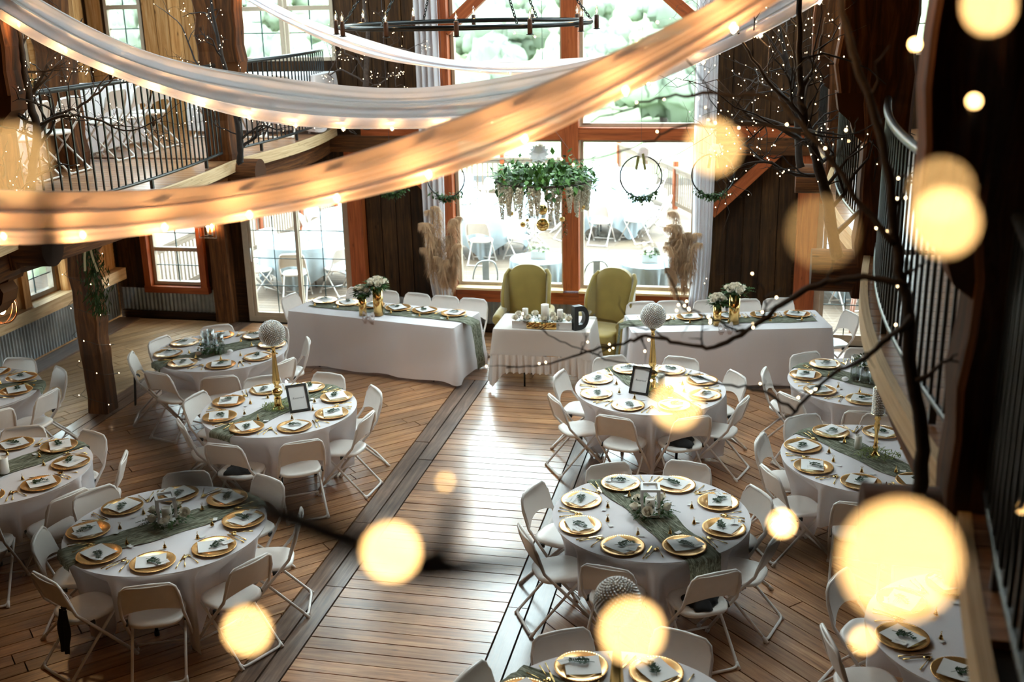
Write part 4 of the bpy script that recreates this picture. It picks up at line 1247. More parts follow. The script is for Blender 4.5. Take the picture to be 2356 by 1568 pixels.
def long_runner(L, W, seed, end=1, drop=.62):
    rr = random.Random(seed); ph = [rr.uniform(0, 6) for _ in range(5)]; mb = MB()
    tot = L + drop - .1
    def fn(u, v):
        s = u * tot; y = (v - .5) * W + .012 * math.sin(6 * s + ph[0]) + .008 * math.sin(17 * s + ph[1])
        wr = .0035 + .003 * math.sin(60 * y + 3 * math.sin(4 * s + ph[2]))
        e = L - .1
        if s <= e: return Vector((end * (s - L / 2 + .1), y, .769 + wr))
        return Vector((end * (L / 2 + .10 + wr + .05 * min(1, (s - e) / .5)), y * (1 - .15 * (s - e) / drop), .770 - (s - e)))
    mb.grid(fn, 70, 16); return mb
o = long_runner(2.4, .26, 75, 1).build('table_runner', M['runner'], None, (HLx + .03, HLy + .0, 0), HLa); tag(o, 'sage gauze runner hanging off the right end of the left long table', 'runner', 'sage gauze runners')
o = long_runner(2.4, .26, 76, -1).build('table_runner', M['runner'], None, (HRx, HRy + .0, 0), HRa); tag(o, 'sage gauze runner hanging off the left end of the right long table', 'runner', 'sage gauze runners')
def along(cx, cy, a, dx, dy): return cx + dx * math.cos(a) - dy * math.sin(a), cy + dx * math.sin(a) + dy * math.cos(a)
ORD = ['first', 'second', 'third', 'fourth', 'fifth', 'sixth']
for k, dx in enumerate((-.98, -.62, -.25, .14, .53, .95)):
    x, y = along(HLx, HLy, HLa, dx, .16)
    place_setting(x, y, HLa + PI / 2, ORD[k] + '-from-left', 'the long table left of the couple', z=.7755, full=False)
for k, dx in enumerate((-.82, -.42, .05, .5, .92)):
    x, y = along(HRx, HRy, HRa, dx, .16)
    place_setting(x, y, HRa + PI / 2, ORD[k] + '-from-left', 'the long table right of the couple', z=.7755, full=False)
for k, dx in enumerate((-.84, -.42, .06, .50, .92)):
    x, y = along(HLx, HLy, HLa, dx, .60); chair(x, y, HLa + PI + R_.uniform(-.06, .06), 'white folding chair %s from left behind the left long table' % ORD[k], 'chairs behind the long tables')
x, y = along(HLx, HLy, HLa, -1.34, .18); chair(x, y, HLa - PI / 2, 'white folding chair at the left end of the left long table', 'chairs behind the long tables')
for k, dx in enumerate((-.92, -.56, -.05, .42, .86)):
    x, y = along(HRx, HRy, HRa, dx, .62); chair(x, y, HRa + PI + R_.uniform(-.06, .06), 'white folding chair %s from left behind the right long table' % ORD[k], 'chairs behind the long tables')
x, y = along(HRx, HRy, HRa, 1.36, .05); chair(x, y, HRa + PI / 2 + .2, 'white folding chair at the right end of the right long table', 'chairs behind the long tables')

def bouquet(x, y, r, h, label_v, label_f, seed, spread, nr, fr=.17):
    rr = random.Random(seed)
    t = thing('gold_vase', label_v, 'vase', (x, y, .776), 0, 'gold cylinder vases')
    MB().lathe([(0, 0), (r, 0), (r, h), (r - .004, h), (r - .006, .01), (0, .01)], 28).build('cylinder', M['gold'], t)
    MB().lathe([(r, h - .002), (r + .002, h), (r - .003, h + .002)], 28).build('rim', M['gold'], t)
    f = thing('bouquet', label_f, 'flowers', (x, y, .776 + h))
    mb = MB(); bush(mb, (0, 0, .05), (spread, spread, .07), 150, .055, rr, W=.3)
    for _ in range(11):
        a = rr.uniform(0, 2 * PI); frond(mb, (.02 * math.cos(a), .02 * math.sin(a), .03), (math.cos(a), math.sin(a), rr.uniform(-.1, .6)), rr.uniform(.8, 1.25) * fr, rr, n=8, w=.26)
    mb.tube([(0, 0, -.08), (0, 0, .05)], .02, 8)
    mb.build('greenery', M['leaf'], f)
    for k in range(nr):
        a = 2.399 * k; q = spread * .85 * math.sqrt((k + .3) / nr)
        mb = MB(); rose(mb, (q * math.cos(a), q * math.sin(a), .125 - .5 * q), .046, rr, Matrix.Rotation(.9 * q / spread, 4, Vector((-math.sin(a), math.cos(a), 0)))); mb.build('rose', M['petal'], f)
bouquet(-2.25, 13.19, .05, .25, 'short gold cylinder vase on the left long table', 'ivory roses in the short gold vase on the left long table', 81, .10, 7)
bouquet(-2.05, 13.22, .064, .36, 'tall gold cylinder vase on the left long table', 'white roses in the tall gold vase on the left long table', 82, .14, 11, .2)
bouquet(2.22, 13.36, .05, .25, 'short gold cylinder vase on the right long table', 'ivory roses in the short gold vase on the right long table', 83, .11, 8, .2)
bouquet(2.42, 13.45, .064, .36, 'tall gold cylinder vase on the right long table', 'white roses in the tall gold vase on the right long table', 84, .14, 11, .22)
def bow(x, y, z, rz, label, mat, s=1.0):
    t = thing('ribbon_bow', label, 'bow', (x, y, z), rz)
    for sx in (-1, 1):
        MB().grid(lambda u, v: Vector((sx * s * (.012 + .075 * math.sin(PI * u)), -.004 - s * .012 * math.sin(2 * PI * v), s * (.05 * math.sin(2 * PI * u) + (v - .5) * .05 * (.3 + math.sin(PI * u))))), 12, 4).build('loop', mat, t)
        MB().grid(lambda u, v: Vector((sx * s * (.02 + .05 * u) + s * (v - .5) * .04, -.008 - .01 * math.sin(5 * u), -s * .13 * u)), 8, 3).build('tail', mat, t)
    MB().sphere((0, -.006, 0), .014 * s, 8, 6).build('knot', mat, t)
bow(-2.12, 13.03, .80, HLa, 'blush tulle bow at the foot of the gold vases, left long table', M['tulle'], 1.0)
bow(2.33, 13.17, .80, HRa, 'blush tulle bow at the foot of the gold vases, right long table', M['tulle'], 1.0)

# couple's table
SX, SY = .13, 13.20
rect_table('couple_table', 'small couple table between the two long tables', SX, SY, 0, 1.16, .68)
cl = thing('ruffled_cloth', 'cream ruffled lace cloth on the couple table', 'tablecloth', (SX, SY, 0))
rect_cloth(1.18, .70, .765, .44, 91, .008).build('cloth_top', M['lace'], cl)
def ruffle(u, v, hx=.605, hy=.365):
    n = 460; i = v * n; per = 4 * (hx + hy); s = v * per
    segs = ((-hx, -hy, 1, 0, 2 * hx, 0, -1), (hx, -hy, 0, 1, 2 * hy, 1, 0), (hx, hy, -1, 0, 2 * hx, 0, 1), (-hx, hy, 0, -1, 2 * hy, -1, 0))
    for (x, y, dx, dy, L, nx, ny) in segs:
        if s <= L: break
        s -= L
    cor = math.exp(-(min(s, L - s) / .10) ** 2)
    am = .024 * math.sin(v * 2 * PI * 47) + .012 * math.sin(v * 2 * PI * 83 + 1)
    out = am * (.15 + u) + .02 + cor * .05 * u
    z = .45 - (.22 + .17 * cor) * u - .012 * abs(math.sin(v * 2 * PI * 47)) * u
    return Vector((x + dx * s + nx * out, y + dy * s + ny * out, z))
MB().grid(ruffle, 8, 460, closed=True).build('ruffle', M['lace'], cl)
# planter with candles and roses, gold box in front, letter D
pl = thing('planter_box', 'low white planter of roses and greenery on the couple table', 'planter', (.135, 12.98, .768))
mb = MB().box((0, 0, .045), (.74, .13, .09)); mb.build('box', M['white_paint'], pl)
rr = random.Random(95); mb = MB(); bush(mb, (0, 0, .10), (.37, .08, .05), 240, .045, rr, W=.28); mb.build('greenery', M['leaf'], pl)
for k, (dx, dy, z) in enumerate(((-.30, .02, .15), (-.17, -.05, .13), (-.10, .04, .16), (.02, -.06, .13), (.12, .03, .15), (.16, -.06, .13), (.24, .04, .14), (.33, -.05, .13), (-.33, -.05, .12))):
    mb = MB(); rose(mb, (dx, dy, z), .042, rr, Matrix.Rotation(.5, 4, 'X')); mb.build('rose', M['petal'], pl)
mb = MB()
for _ in range(60): mb.octa((rr.uniform(-.37, .37), rr.uniform(-.08, .06), rr.uniform(.11, .17)), .008)
mb.build('small_blossoms', M['petal_white'], pl)
for dx, h, nm in ((-.215, .13, 'left'), (.03, .19, 'tallest middle'), (.215, .13, 'right')):
    candle(.135 + dx, 12.985, .87, .05 if h > .15 else .036, h, nm + ' white pillar candle among the roses on the couple table')
rr = random.Random(7)
gb = thing('gold_trough', 'gold faceted trough in front of the white planter', 'box', (.135, 12.895, .768))
MB().grid(lambda u, v: Vector(((u - .5) * .37, -.012 * rr.random(), .012 + v * .075)), 18, 5, smooth=False).build('hammered_face', M['gold'], gb)
MB().box((0, .018, .045), (.365, .03, .085)).build('body', M['gold'], gb)
def letter_d():
    t = thing('letter_ornament', 'black wooden letter D standing on the couple table', 'letter', (.60, 12.98, .768), math.radians(38))
    h, w = .30, .20
    def ring(hh, ww, x0, zc):
        pts = [(x0, zc - hh / 2), (x0 + ww * .45, zc - hh / 2)]
        for i in range(1, 16):
            a = -PI / 2 + PI * i / 16; pts.append((x0 + ww * .45 + ww * .55 * math.cos(a), zc + hh / 2 * math.sin(a)))
        pts += [(x0 + ww * .45, zc + hh / 2), (x0, zc + hh / 2)]
        return pts
    A = ring(h, w, -w / 2, h / 2); B = ring(h * .56, w * .46, -w / 2 + .055, h / 2); n = len(A); mb = MB()
    V = []; F = []
    for y in (-.04, .04):
        V += [(p[0], y, p[1]) for p in A] + [(p[0], y, p[1]) for p in B]
    for i in range(n):
        j = (i + 1) % n
        F += [(i, j, n + j, n + i), (2 * n + i, 3 * n + i, 3 * n + j, 2 * n + j), (i, 2 * n + i, 2 * n + j, j), (n + i, n + j, 3 * n + j, 3 * n + i)]
    mb.add(V, F); mb.build('body', M['blackwood'], t)
letter_d()

# wing chairs
def wing_chair(x, y, rz, label):
    """faces -y"""
    t = thing('wing_chair', label, 'armchair', (x, y, 0), rz, 'olive wing chairs')
    m_ = M['olive']
    def pad(w, h, d, c, top=0.0, nm='pad', bulge=.02, lean=0):
        mb = MB()
        def f(u, v, s):
            X = (u - .5) * 2; Z = v
            tp = 1 - top * X * X * X * X - top * .6 * X * X
            hz = h * Z * (tp if Z > .0 else 1)
            ed = (1 - abs(X) ** 6) * (1 - abs(2 * Z - 1) ** 6)
            yy = s * (d / 2 * (.55 + .45 * ed) + bulge * ed)
            return Vector((c[0] + X * w / 2, c[1] + yy + lean * hz, c[2] + hz))
        mb.grid(lambda u, v: f(u, v, -1), 14, 14); mb.grid(lambda u, v: f(1 - u, v, 1), 14, 14)
        rim = [(i / 14, 0) for i in range(15)] + [(1, i / 14) for i in range(1, 15)] + [(1 - i / 14, 1) for i in range(1, 15)] + [(0, 1 - i / 14) for i in range(1, 14)]
        nn = len(rim)
        mb.grid(lambda u, v: f(*rim[int(round(v * nn)) % nn], -1 + 2 * u), 3, nn, closed=True)
        return mb.build(nm, m_, t)
    pad(.50, .76, .12, (0, .22, .42), .10, 'backrest', .02, .10)
    pad(.52, .17, .58, (0, -.10, .30), .0, 'seat_cushion', .03)
    pad(.64, .2, .60, (0, -.05, .13), .0, 'seat_base', .01)
    for s in (-1, 1):
        # wing: curved upright panel
        mb = MB()
        def wing(u, v, o):
            z = .56 + .56 * v; depth = .26 * (1 - .45 * v ** 3) * (.55 + .45 * math.sin(PI * min(1, v * .9 + .1)))
            return Vector((s * (.222 + .012 * math.sin(PI * v) + .055 * u + o), .27 + .07 * v - depth * u, z - .07 * u * v - .02 * v))
        mb.grid(lambda u, v: wing(u, v, 0), 8, 12); mb.grid(lambda u, v: wing(1 - u, v, .05), 8, 12)
        ed = [(0, i / 12) for i in range(13)] + [(i / 8, 1) for i in range(1, 9)] + [(1, 1 - i / 12) for i in range(1, 13)] + [(1 - i / 8, 0) for i in range(1, 8)]
        mb.tube([(wing(a, b, .025)) for a, b in ed], .027, 8, closed=True)
        mb.build('wing', m_, t)
        # scrolled arm
        mb = MB()
        mb.tube([(s * .335, -.36, .565), (s * .335, -.30, .58), (s * .33, -.1, .585), (s * .32, .2, .59)], [.055, .06, .06, .055], 14)
        mb.box((s * .325, -.06, .36), (.075, .56, .40))
        mb.build('arm', m_, t)
        MB().tube([(s * .29, -.32, .14), (s * .30, -.33, .06), (s * .29, -.32, 0)], [.03, .022, .025], 8).build('leg', M['bark2'], t)
        MB().tube([(s * .27, .24, .14), (s * .28, .30, 0)], [.025, .02], 8).build('leg', M['bark2'], t)
wing_chair(-.34, 14.25, math.radians(3), 'olive velvet wing chair left of the window mullion')
wing_chair(.76, 14.20, math.radians(-16), 'olive velvet wing chair right of the window mullion, turned to the left')


# ---------------------------------------------------------------- ceiling drapes with bulb strings
BULB = {}
def bulb_meshes():
    BULB['socket'] = MB().lathe([(0, .0), (.012, 0), (.013, -.025), (.011, -.032), (0, -.032)], 10).mesh('socket', M['socket'])
    BULB['glass'] = MB().sphere((0, 0, -.052), .021, 12, 8).mesh('globe', M['bulb_glass'])
    BULB['glow'] = MB().octa((0, 0, -.052), .013).mesh('filament', M['bulb'])
bulb_meshes()
def swag_z(x, zlow, span=3.2, rise=1.05):
    k = 1.35 / span
    return zlow + rise * (math.cosh(k * x) - 1) / (math.cosh(k * span) - 1)
ORDN = ['nearest', 'middle', 'far']
def swag(idx, v, zlow, width, rise, mat, seed, x0=-3.15, x1=3.15, cx=0.0, nb=15, bx=None, gather=.5):
    rr = random.Random(seed); ph = [rr.uniform(0, 6) for _ in range(8)]
    def fn(u, w):
        x = x0 + (x1 - x0) * u
        z = swag_z(x - cx, zlow, 3.2, rise)
        pinch = 1 - gather * abs(2 * u - 1) ** 2.2
        a = w - .5
        folds = .035 * math.sin(9 * a * 2 + ph[0] + .5 * math.sin(2 * x + ph[1])) + .020 * math.sin(23 * a + ph[2] + .7 * math.sin(1.3 * x + ph[3])) + .009 * math.sin(55 * a + ph[4] + x)
        if idx == 0: folds *= .55
        edge = .014 * math.sin(3.1 * x + ph[5]) * (a * 2)
        lay = -.10 * math.cos(PI * a) * pinch
        return Vector((x, v + (folds + lay) * pinch * 1.3 + .15 * a, z + width * a * pinch + edge + .5 * folds * pinch * .5))
    t = MB().grid(fn, 90, 44).build('ceiling_drape', mat)
    tag(t, ('sheer ceiling drape nearest the lens, glowing with bulbs, their warmth also tinted in', 'sheer white ceiling drape sweeping across the middle of the hall', 'narrow white ceiling drape farthest away, before the tall window')[idx], 'drape', 'sheer ceiling drapes')
    st = thing('light_string', ('string of round bulbs along the nearest bulb-tinted drape', 'string of round bulbs along the middle white drape', 'string of round bulbs along the far narrow drape')[idx], 'string lights', (0, 0, 0))
    wire = []
    for i in range(61):
        x = x0 + (x1 - x0) * i / 60
        p = fn(i / 60, .16 if idx else .20); wire.append(p + Vector((0, .085, .006 * math.sin(i * 1.7))))
    MB().tube(wire, .0032, 5).build('wire', M['ink'], st)
    for i in range(nb):
        u = (i + .5) / nb
        k = u * 60; a, b = wire[int(k)], wire[min(60, int(k) + 1)]
        p = a.lerp(b, k - int(k))
        bu = inst('bulb', BULB['glass'], st, p + Vector((0, .01, .025)))
        inst('socket', BULB['socket'], bu); inst('filament', BULB['glow'], bu)
swag(0, 4.0, 3.885, .165, .98, M['voile_bulb_tint'], 1, x0=-3.1, x1=3.05, cx=-.35, nb=17, gather=.15)
swag(1, 8.0, 3.90, .30, .95, M['voile'], 2, cx=-.05, nb=17, gather=.2)
swag(2, 12.0, 3.93, .12, .90, M['voile'], 3, cx=.15, nb=19, gather=.2)

# ---------------------------------------------------------------- ring chandelier
ch = thing('ring_chandelier', 'black iron ring chandelier with candle bulbs hanging before the window', 'chandelier', (.05, 10.0, 4.44))
RR = 1.10
MB().tube([(RR * math.cos(2 * PI * i / 64), RR * math.sin(2 * PI * i / 64), 0) for i in range(64)], .022, 6, closed=True).build('ring', M['iron'], ch)
sl_m = MB().lathe([(0, 0), (.02, 0), (.02, .11), (.017, .115), (0, .115)], 10).mesh('candle_sleeve', M['candle_sleeve'])
bb_m = MB().lathe([(0, .115), (.012, .12), (.016, .14), (.013, .165), (.005, .19), (0, .2)], 10).mesh('flame_bulb', M['bulb_glass'])
fl_m = MB().lathe([(0, .125), (.004, .135), (.004, .15), (0, .165)], 6).mesh('filament', glow('dim_candle_filament', (1, .6, .25), 25, False))
cup_m = MB().lathe([(0, -.01), (.03, -.005), (.032, 0), (0, .002)], 10).mesh('cup', M['iron'])
for i in range(12):
    a = 2 * PI * (i + .35) / 12; p = ((RR + .05) * math.cos(a), (RR + .05) * math.sin(a), -.06)
    s = inst('candle_sleeve', sl_m, ch, p); inst('cup', cup_m, s); b_ = inst('flame_bulb', bb_m, s); inst('filament', fl_m, s)
def chain(a, b, mat, link=.045):
    a, b = Vector(a), Vector(b); d = b - a; n = int(d.length / (link * .72)); d.normalize(); u = d.orthogonal().normalized(); w = d.cross(u); mb = MB()
    for i in range(n):
        c = a + d * (link * .72 * (i + .5)); q = u if i % 2 else w
        mb.tube([c + d * (link / 2 * math.cos(2 * PI * k / 8)) + q * (link * .24 * math.sin(2 * PI * k / 8)) for k in range(8)], .0045, 4, closed=True)
    return mb
for i in range(6):
    a = 2 * PI * (i + .1) / 6
    chain((RR * math.cos(a), RR * math.sin(a), .02), (.08 * math.cos(a), .08 * math.sin(a), 1.4), M['iron']).build('chain', M['iron'], ch)
chain((0, 0, 1.4), (0, 0, RIDGE - 4.44 - .1), M['iron'], .08).build('main_chain', M['iron'], ch)

# ---------------------------------------------------------------- floral hoop and small hoops
fh = thing('floral_hoop', 'hanging hoop of greenery with white wisteria and gold balls', 'flower hoop', (.02, 13.8, 2.45))
rr = random.Random(301)
MB().tube([(.60 * math.cos(2 * PI * i / 40), .60 * math.sin(2 * PI * i / 40), 0) for i in range(40)], .012, 6, closed=True).build('hoop', M['bark2'], fh)
for k in range(3):
    a = 2 * PI * k / 3; MB().tube([(.6 * math.cos(a), .6 * math.sin(a), 0), (0, 0, .8)], .002, 4).build('wire', M['ink'], fh)
MB().tube([(0, 0, .8), (0, 0, RIDGE - 2.45 - .12)], .003, 4).build('cord', M['ink'], fh)
mb = MB(); mb2 = MB()
for _ in range(1500):
    a = rr.uniform(0, 2 * PI); r = .60 * rr.uniform(.35, 1.10); p = (r * math.cos(a), r * math.sin(a), rr.gauss(.03, .07))
    ll = rr.uniform(.06, .13)
    (mb if rr.random() < .4 else mb2).leaf(p, (math.cos(a) * rr.uniform(-.4, 1.3), math.sin(a) * rr.uniform(-.4, 1.3), rr.uniform(-.5, .8)), (0, 0, 1), ll, ll * .27)
for _ in range(22):
    a = rr.uniform(0, 2 * PI); frond(mb2, (.45 * math.cos(a), .45 * math.sin(a), .03), (math.cos(a), math.sin(a), rr.uniform(-.1, .4)), rr.uniform(.16, .26), rr, n=8)
mb.build('foliage', M['leaf'], fh); mb2.build('foliage', M['leaf2'], fh)
for k in range(30):
    a = 2 * PI * k / 30 + rr.uniform(-.08, .08); r = .60 * rr.uniform(.72, 1.04); L = rr.uniform(.26, .46); mb = MB()
    for i in range(34):
        t_ = i / 34; rad = .046 * (1 - .72 * t_) * (.6 + .4 * min(1, t_ * 8))
        for _ in range(5):
            b = rr.uniform(0, 2 * PI); mb.octa((rad * math.cos(b), rad * math.sin(b), -L * t_), .015 * (1 - .4 * t_))
    o = mb.build('wisteria_bloom', M['wisteria'], fh); o.location = (r * math.cos(a), r * math.sin(a), -.02)
for (x, y, z, L) in ((-.19, -.10, -.25, .42), (.27, -.05, -.2, .52), (.16, .1, -.2, .28), (-.02, -.3, -.2, .2)):
    mb = MB()
    for i in range(70):
        t_ = rr.random(); b = rr.uniform(0, 2 * PI); mb.leaf((.018 * math.cos(b), .018 * math.sin(b), -L * t_), (math.cos(b), math.sin(b), -.8), (0, 0, 1), rr.uniform(.02, .04), .007)
    mb.tube([(0, 0, 0), (.01, 0, -L / 2), (0, 0, -L)], .002, 4)
    o = mb.build('trailing_vine', M['leaf'], fh); o.location = (x, y, z)
for (x, y, z, r) in ((.0, -.12, -.36, .065), (0, -.12, -.55, .082), (-.22, -.28, -.52, .033), (.26, -.2, -.46, .033), (-.44, -.3, -.24, .02), (-.36, -.3, -.38, .03), (.52, -.2, -.30, .032), (.14, -.2, -.34, .02), (-.2, -.1, -.5, .02)):
    g = MB().sphere((0, 0, 0), r, 18, 12).build('gold_ball', M['gold'], fh); g.location = (x, y, z)
    MB().tube([(0, 0, r), (0, 0, -z)], .0012, 4).build('thread', M['ink'], g)
mb = MB()
for k in range(14):
    a = 2 * PI * k / 14; mb.leaf((0, 0, 0), (math.cos(a), .3 * math.sin(3 * a), math.sin(a)), (0, 1, 0), .13, .045)
o = mb.build('tulle_bow', plain('blue_white_tulle', (.62, .68, .74), .6, var=.08), fh); o.location = (0, -.30, .36)
MB().sphere((0, 0, 0), .035, 10, 8).build('bow_bulb', M['petal'], fh).location = (0.02, -.30, .47)

def hoop(x, v, z, r, label, seed, rib=True):
    rr = random.Random(seed)
    t = thing('greenery_hoop', label, 'hoop', (x, v, z), 0, 'thin wire hoops with greenery')
    MB().tube([(r * math.cos(2 * PI * i / 48), 0, r * math.sin(2 * PI * i / 48)) for i in range(48)], .0085, 6, closed=True).build('ring', M['iron'], t)
    mb = MB()
    for _ in range(300):
        a = -PI / 2 + rr.gauss(0, .42); a = max(-PI / 2 - .85, min(-PI / 2 + .85, a)); q = r + rr.gauss(.01, .022)
        ll = rr.uniform(.03, .06); mb.leaf((q * math.cos(a), rr.gauss(0, .02), q * math.sin(a)), (rr.uniform(-1, 1), rr.uniform(-1, 1), rr.uniform(-1.3, .4)), (0, 0, 1), ll, ll * .25)
    mb.build('greenery', M['leaf'], t)
    mb = MB()
    for k in range(12):
        a = 2 * PI * k / 12; mb.leaf((0, 0, 0), (math.cos(a), .4 * math.sin(3 * a), math.sin(a)), (0, 1, 0), .095, .04)
    mb.build('tulle_bow', M['tulle'], t).location = (.03, -.02, r + .05)
    for s in (-1, 1): MB().box((0, 0, -.09), (.03, .004, .20), Matrix.Translation((s * .025, -.035, r + .02)) @ Matrix.Rotation(-s * .16, 4, 'Y')).build('ribbon_tail', M['ribbon'], t)
    MB().tube([(0, 0, r), (0, 0, 5.9 - z)], .002, 4).build('cord', M['ink'], t)
hoop(-1.25, 13.8, 2.45, .245, 'wire hoop with greenery left of the floral hoop', 311)
hoop(1.23, 13.8, 2.50, .255, 'wire hoop with greenery and olive ribbon before the right window pane', 312)
hoop(2.10, 13.8, 2.53, .255, 'wire hoop with greenery before the right curtain', 313)
hoop(-1.98, 13.8, 2.50, .25, 'wire hoop with greenery before the dark boards left of the window', 314)

# ---------------------------------------------------------------- curtains and pampas grass
def curtain(x0, x1, v, z0, z1, label, seed, shift=0.0):
    rr = random.Random(seed); ph = rr.uniform(0, 6)
    def fn(u, w):
        z = z1 + (z0 - z1) * u
        tie = math.exp(-((z - 1.0) / .9) ** 2)
        c = (x0 + x1) / 2 + shift * max(0, 1 - (z - z0) / 1.2) ** 1.5; hw = (x1 - x0) / 2 * (1 - .12 * tie)
        a = 2 * w - 1
        return Vector((c + a * hw, v + .045 * math.sin(9 * w * PI + ph) + .02 * math.sin(23 * w + 2 * ph + z * .4), z))
    o = MB().grid(fn, 24, 60).build('curtain', M['curtain']); tag(o, label, 'curtain', 'white curtains beside the tall window')
curtain(-1.95, -1.60, 15.0, .12, 5.6, 'long white curtain at the left of the tall window', 321, .16)
curtain(1.80, 2.08, 15.0, .12, 5.6, 'long white curtain at the right of the tall window', 322, -.08)
curtain(-5.0, -4.72, 15.05, 3.0, 5.6, 'white curtain in the left loft beside the upper windows', 323)

def pampas(x, v, z0, n, label, seed, lean, mat='pampas'):
    rr = random.Random(seed)
    t = thing('pampas_bunch', label, 'pampas grass', (x, v, z0))
    vs = MB().lathe([(0, 0), (.10, 0), (.12, .1), (.10, .3), (.08, .36), (.07, .36), (.09, .1), (0, .02)], 16).build('pot', M['bark2'], t)
    for k in range(n):
        a = rr.uniform(-1, 1); H = rr.uniform(1.05, 1.85); top = Vector((lean[0] * a + rr.uniform(-.04, .04), rr.uniform(-.18, .02), H))
        base = Vector((.04 * a, rr.uniform(-.03, .03), .2)); mid = base.lerp(top, .55) + Vector((lean[0] * a * .25, 0, .05))
        tip = top + Vector((.07 * (1 if a > 0 else -1) + .05 * a, -.04, .06))
        stem = catmull([base, mid, top, tip], 9)
        mb = MB(); mb.tube(stem, [.003] * (len(stem) - 4) + [.002, .0015, .001, .0005], 4)
        m_ = len(stem); s0 = int(m_ * .36)
        for i in range(s0, m_):
            f = (i - s0) / (m_ - 1 - s0)
            env = min(1, f * 5 + .2) * (1 - f) ** .6
            for _ in range(int(46 * (.35 + .65 * env))):
                p = stem[i - 1].lerp(stem[i], rr.random()); b = rr.uniform(0, 2 * PI); sp = .018 + .078 * env * rr.uniform(.4, 1.2)
                ln_ = rr.uniform(.06, .20) * (.45 + .55 * env)
                e = p + Vector((sp * math.cos(b) * 1.4, sp * math.sin(b), -ln_))
                q = p + Vector((sp * .75 * math.cos(b), sp * .75 * math.sin(b), .012 - ln_ * .25))
                w = Vector((-math.sin(b), math.cos(b), 0)) * .0024
                mb.add([p - w, p + w, q + w, q - w, e], [(0, 1, 2, 3), (3, 2, 4)], None, True)
        mb.build('plume', M[mat], t)
pampas(-1.56, 14.72, .02, 20, 'tall tan pampas bunch before the left curtain', 331, (.22, 0))
pampas(1.70, 14.78, .02, 16, 'tall brown pampas bunch before the right curtain', 332, (.15, 0))

# ---------------------------------------------------------------- branch trees with fairy lights
def grow_twig(mb, lights, p, d, L, r, rr, depth, nl):
    d = Vector(d).normalized(); pts = [Vector(p)]; n = 4
    for i in range(n):
        d = (d + Vector((rr.gauss(0, .28), rr.gauss(0, .28), rr.gauss(0, .22)))).normalized()
        pts.append(pts[-1] + d * (L / n))
    mb.tube(pts, [r * (1 - .17 * i) for i in range(n + 1)], 4, caps=False)
    for q in pts[1:]:
        if rr.random() < nl: lights.append(q + Vector((rr.gauss(0, .012), rr.gauss(0, .012), rr.gauss(-.008, .01))))
    if depth > 0:
        for i in range(1, n + 1):
            if rr.random() < .62:
                grow_twig(mb, lights, pts[i], d * .6 + Vector((rr.uniform(-1, 1), rr.uniform(-1, 1), rr.uniform(-.5, .8))), L * rr.uniform(.45, .7), r * .6, rr, depth - 1, nl)
def branch_tree(label, limbs, seed, mat='bark', light=True, twig=.4, every=4, nl=.35, group='bare branch trees with fairy lights', depth=2, k=5, fr=.0036):
    rr = random.Random(seed); base = Vector(limbs[0][0][0])
    t = thing('branch_tree', label, 'tree', base, 0, group)
    lights = []
    mbt = MB()
    for li, (pts, r0, r1) in enumerate(limbs):
        cv = [p - base for p in catmull(pts, k)]; n = len(cv)
        jit = [Vector((rr.gauss(0, .004), rr.gauss(0, .004), rr.gauss(0, .004))) for _ in cv]
        cv = [c + j for c, j in zip(cv, jit)]
        rad = [(r0 + (r1 - r0) * i / (n - 1)) * (1 + rr.uniform(-.08, .10)) for i in range(n)]
        if li == 0: MB().tube(cv, rad, 8).build('trunk', M[mat], t)
        else:
            mb = MB().tube(cv, rad, 6)
            mb.build('limb', M[mat], t)
        for i in range(2 if li == 0 else 1, n):
            if light and rr.random() < nl: lights.append(cv[i] + Vector((rr.gauss(0, .015), rr.gauss(0, .015), rr.gauss(0, .015))))
            if i % every == 0 and twig > 0:
                tg = (cv[min(i + 1, n - 1)] - cv[i - 1]).normalized()
                grow_twig(mbt, lights, cv[i], tg * .5 + Vector((rr.uniform(-1, 1), rr.uniform(-.8, .8), rr.uniform(-.4, .9))), twig * rr.uniform(.6, 1.2), rad[i] * .5 + .0012, rr, depth, nl)
    if mbt.f: stuff(mbt.build('twigs', M[mat], t))
    if light and lights:
        mb = MB()
        for p in lights: mb.octa(p, fr)
        stuff(mb.build('fairy_lights', M['fairy'], t))
    return t
trunk = [(3.23,3.95,2.9),(3.23,3.98,3.16),(3.17,4.0,3.4),(3.14,4.03,3.63),(3.11,4.05,3.75),(3.08,4.08,3.9),(3.05,4.1,4.08),(2.99,4.12,4.3),(2.91,4.15,4.49),(2.86,4.18,4.66),(2.8,4.2,4.87)]
b1 = [(3.13,3.98,3.71),(2.99,4.04,3.72),(2.84,4.09,3.68),(2.72,4.15,3.58),(2.6,4.21,3.46),(2.47,4.26,3.37),(2.33,4.32,3.36),(2.2,4.37,3.37),(2.07,4.43,3.31),(1.9,4.49,3.24),(1.74,4.54,3.17),(1.56,4.6,3.13)]
b1b = [(2.6,4.15,3.48),(2.55,4.18,3.47),(2.47,4.2,3.5),(2.4,4.22,3.52),(2.34,4.25,3.54),(2.27,4.28,3.69),(2.23,4.3,3.77)]
b1c = [(2.27,4.4,3.35),(2.21,4.43,3.38),(2.11,4.47,3.38),(1.95,4.5,3.4)]
b3 = [(3.16,3.97,3.61),(3.1,4.03,3.52),(3.02,4.08,3.41),(2.94,4.14,3.34),(2.85,4.19,3.23),(2.79,4.24,3.13),(2.76,4.3,3.07)]
b4 = [(2.79,4.2,3.14),(2.69,4.29,3.18),(2.57,4.38,3.17),(2.4,4.46,3.17),(2.21,4.55,3.16),(2.02,4.64,3.17),(1.89,4.73,3.18),(1.74,4.81,3.21),(1.57,4.9,3.26)]
